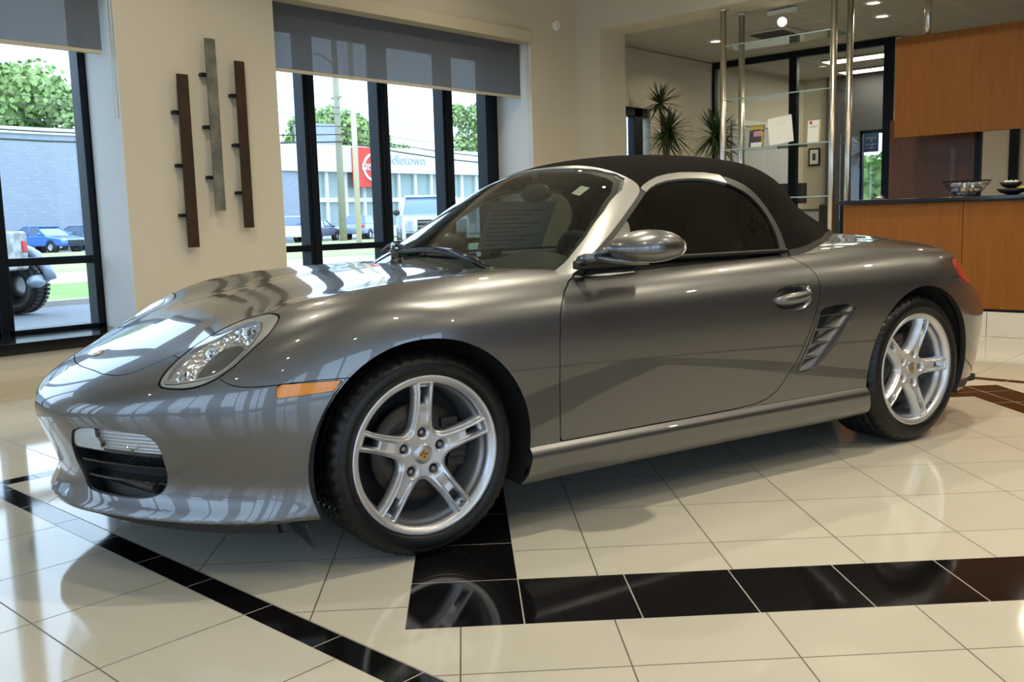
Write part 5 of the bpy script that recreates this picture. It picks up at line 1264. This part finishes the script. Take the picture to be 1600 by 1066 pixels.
# ------------------------------------------------------------------ cabin
tub = MB().box(.55, 1.95, -.70, .70, .22, .26).box(.50, .56, -.72, .72, .22, .80).box(1.80, 1.86, -.66, .66, .22, .93); tub.build('cabin_floor', 'liner', CAR)
for s_ in (-1, 1):
    dc = MB().box(.60, 1.72, s_ * .695 - .025, s_ * .695 + .025, .26, .845).box(.62, 1.65, s_ * .66 - .03, s_ * .66 + .03, .52, .60).build('door_card', 'leather', CAR, bevel=.015)
# dashboard
d = MB(); nx, ny = 22, 40; V = []
for i in range(nx):
    u = i / (nx - 1)
    for j in range(ny):
        y = -.68 + 1.36 * j / (ny - 1); x = .46 + .10 * (abs(y) / .7) ** 3 + u * .40; bul = .055 * math.exp(-((y + .36) / .17) ** 2) * math.exp(-((u - .75) / .28) ** 2)
        z = .838 + .030 * math.sin(PI * min(u * 1.1, 1)) + bul - (.28 * (u - .86) / .14 if u > .86 else 0); V.append((x, y, z))
d.add(V, [(i * ny + j, (i + 1) * ny + j, (i + 1) * ny + j + 1, i * ny + j + 1) for i in range(nx - 1) for j in range(ny - 1)], True); d.build('dashboard', 'dash', CAR)
# steering wheel
cw = Vector((1.01, -.36, .80)); tilt = math.radians(66)
sw_ = MB(); N_ = Vector((math.sin(tilt), 0, math.cos(tilt))); e1 = Vector((0, 1, 0)); e2 = N_.cross(e1)
sw_.tube([e1 * .183 * math.cos(a) + e2 * .183 * math.sin(a) for a in np.linspace(0, 2 * PI, 49)], .0145, 12, False)
st = sw_.build('steering_wheel', 'leather', CAR, loc=cw)
hbm = MB().sphere((0, 0, 0), .07, 20, 12, (.45, 1, .8)); hbm.build('hub', 'dash', st).rotation_euler = (0, PI / 2 - tilt + .2, 0)
for a in (0, PI, -PI / 2): v = e1 * math.cos(a) + e2 * math.sin(a); MB().tube([v * .04, v * .178], [.018, .011], 8).build('spoke', 'dash', st)
# seats
def seat(y0):
    s = MB(); R = [(1.12, .40, .24, .060), (1.22, .44, .25, .075), (1.40, .43, .25, .08), (1.50, .45, .25, .08)]
    t = MB().box(1.12, 1.62, y0 - .25, y0 + .25, .34, .50).build('seat', 'leather', CAR, bevel=.05, seg=4)
    V = []; n = 24; rows_ = [(1.50, .46, .25, .07), (1.56, .60, .26, .075), (1.61, .76, .25, .07), (1.66, .90, .22, .06), (1.685, .97, .15, .05), (1.69, 1.02, .13, .05), (1.70, 1.08, .125, .045), (1.705, 1.13, .10, .035), (1.705, 1.15, .04, .012)]
    for (x, z, hw_, ht) in rows_:
        for k in range(n): a = 2 * PI * k / n; c, s__ = math.cos(a), math.sin(a); V.append((x + ht * abs(s__) ** .8 * (1 if s__ > 0 else -1), y0 + hw_ * abs(c) ** .7 * (1 if c > 0 else -1), z))
    m = MB(); m.add(V, [(i * n + k, i * n + (k + 1) % n, (i + 1) * n + (k + 1) % n, (i + 1) * n + k) for i in range(len(rows_) - 1) for k in range(n)] + [tuple(range(8 * n, 9 * n))], True); m.build('backrest', 'leather', t)
    return t
seat(-.36); seat(.36)
MB().box(.85, 1.75, -.10, .10, .26, .52).box(1.70, 1.82, -.60, .60, .26, .86).build('centre_console', 'dash', CAR, bevel=.03)
# roll-over hoops with mesh
def mesh_mat():
    m = bpy.data.materials.new('perforated'); m.use_nodes = True; nt = m.node_tree; B = nt.nodes['Principled BSDF']; B.inputs['Base Color'].default_value = (.02, .02, .02, 1)
    tc = nt.nodes.new('ShaderNodeTexCoord'); vo = nt.nodes.new('ShaderNodeTexVoronoi'); vo.inputs['Scale'].default_value = 95; vo.inputs['Randomness'].default_value = .0
    gt = nt.nodes.new('ShaderNodeMath'); gt.operation = 'GREATER_THAN'; gt.inputs[1].default_value = .34
    sp = nt.nodes.new('ShaderNodeSeparateXYZ'); cb = nt.nodes.new('ShaderNodeCombineXYZ')
    for a, b in ((tc.outputs['Object'], sp.inputs[0]), (sp.outputs['Y'], cb.inputs['X']), (sp.outputs['Z'], cb.inputs['Y']), (cb.outputs[0], vo.inputs['Vector']), (vo.outputs['Distance'], gt.inputs[0]), (gt.outputs[0], B.inputs['Alpha'])): nt.links.new(a, b)
    MAT['perforated'] = m
mesh_mat()
for s_ in (-1, 1):
    A = np.linspace(0, PI, 24); pts = [(1.83, s_ * .36 + .20 * math.cos(a) * 1.0, .84 + .27 * math.sin(a)) for a in A]
    h = MB().tube(pts, .018, 12).build('roll_hoop', 'black_plastic', CAR); m = MB(); m.add([(1.83, p[1], p[2]) for p in pts], [tuple(range(24))]); m.build('mesh_screen', 'perforated', h, fix=False)
# inside mirror, price sheet on the far window, windscreen sticker
im = MB().sphere((0, 0, 0), .11, 24, 14, (.22, 1, .36)).build('inside_mirror', 'black_plastic', CAR, loc=(.985, -.02, 1.135)); MB().tube([(0, 0, 0), (-.0, 0, .075)], .012, 8).build('mirror_stem', 'black_plastic', im)
def side_sheet(x0, x1, z0, z1):
    n = 6; V = []
    for i in range(n):
        z = z0 + (z1 - z0) * i / (n - 1)
        for x in (x0, x1): V.append((x, float(GW(x, z)) - .030, z))
    m = MB(); m.add(V, [(2 * i, 2 * i + 1, 2 * i + 3, 2 * i + 2) for i in range(n - 1)]); return m
ps = side_sheet(1.13, 1.52, .885, 1.115).build('price_sheet', 'paper', CAR, fix=False); ps['label'] = 'white paper price sheet inside the far window'
for k in range(9):
    z = .90 + k * .021; o = side_sheet(1.16, 1.33 + .14 * ((k * 7) % 3) / 2, z, z + .006); o.v = [(p[0], p[1] - .002, p[2]) for p in o.v]; o.build('print_line', 'ink', ps, fix=False)
p0 = [gpt(y, z, -.006) for y, z in ((-.405, 1.155), (-.455, 1.145), (-.462, 1.115), (-.412, 1.125))]
m = MB(); m.add([tuple(p) for p in p0], [(0, 1, 2, 3)]); m.build('windscreen_sticker', 'paper', CAR, fix=False)
# small lamp or trim under the body and exhaust end
MB().tube([(3.2, 0, .22), (3.46, 0, .22)], .055, 20).build('exhaust_pipe', 'chrome', CAR)
for s_ in (-1, 1): MB().box(3.02, 3.12, s_ * .70 - .02, s_ * .70 + .02, .175, .21).build('bumper_foot', 'black_plastic', CAR, bevel=.005)
MB().tube([(1.9, -.55, .17), (2.05, -.52, .17)], .022, 12).build('jacking_pipe', 'steel', CAR)
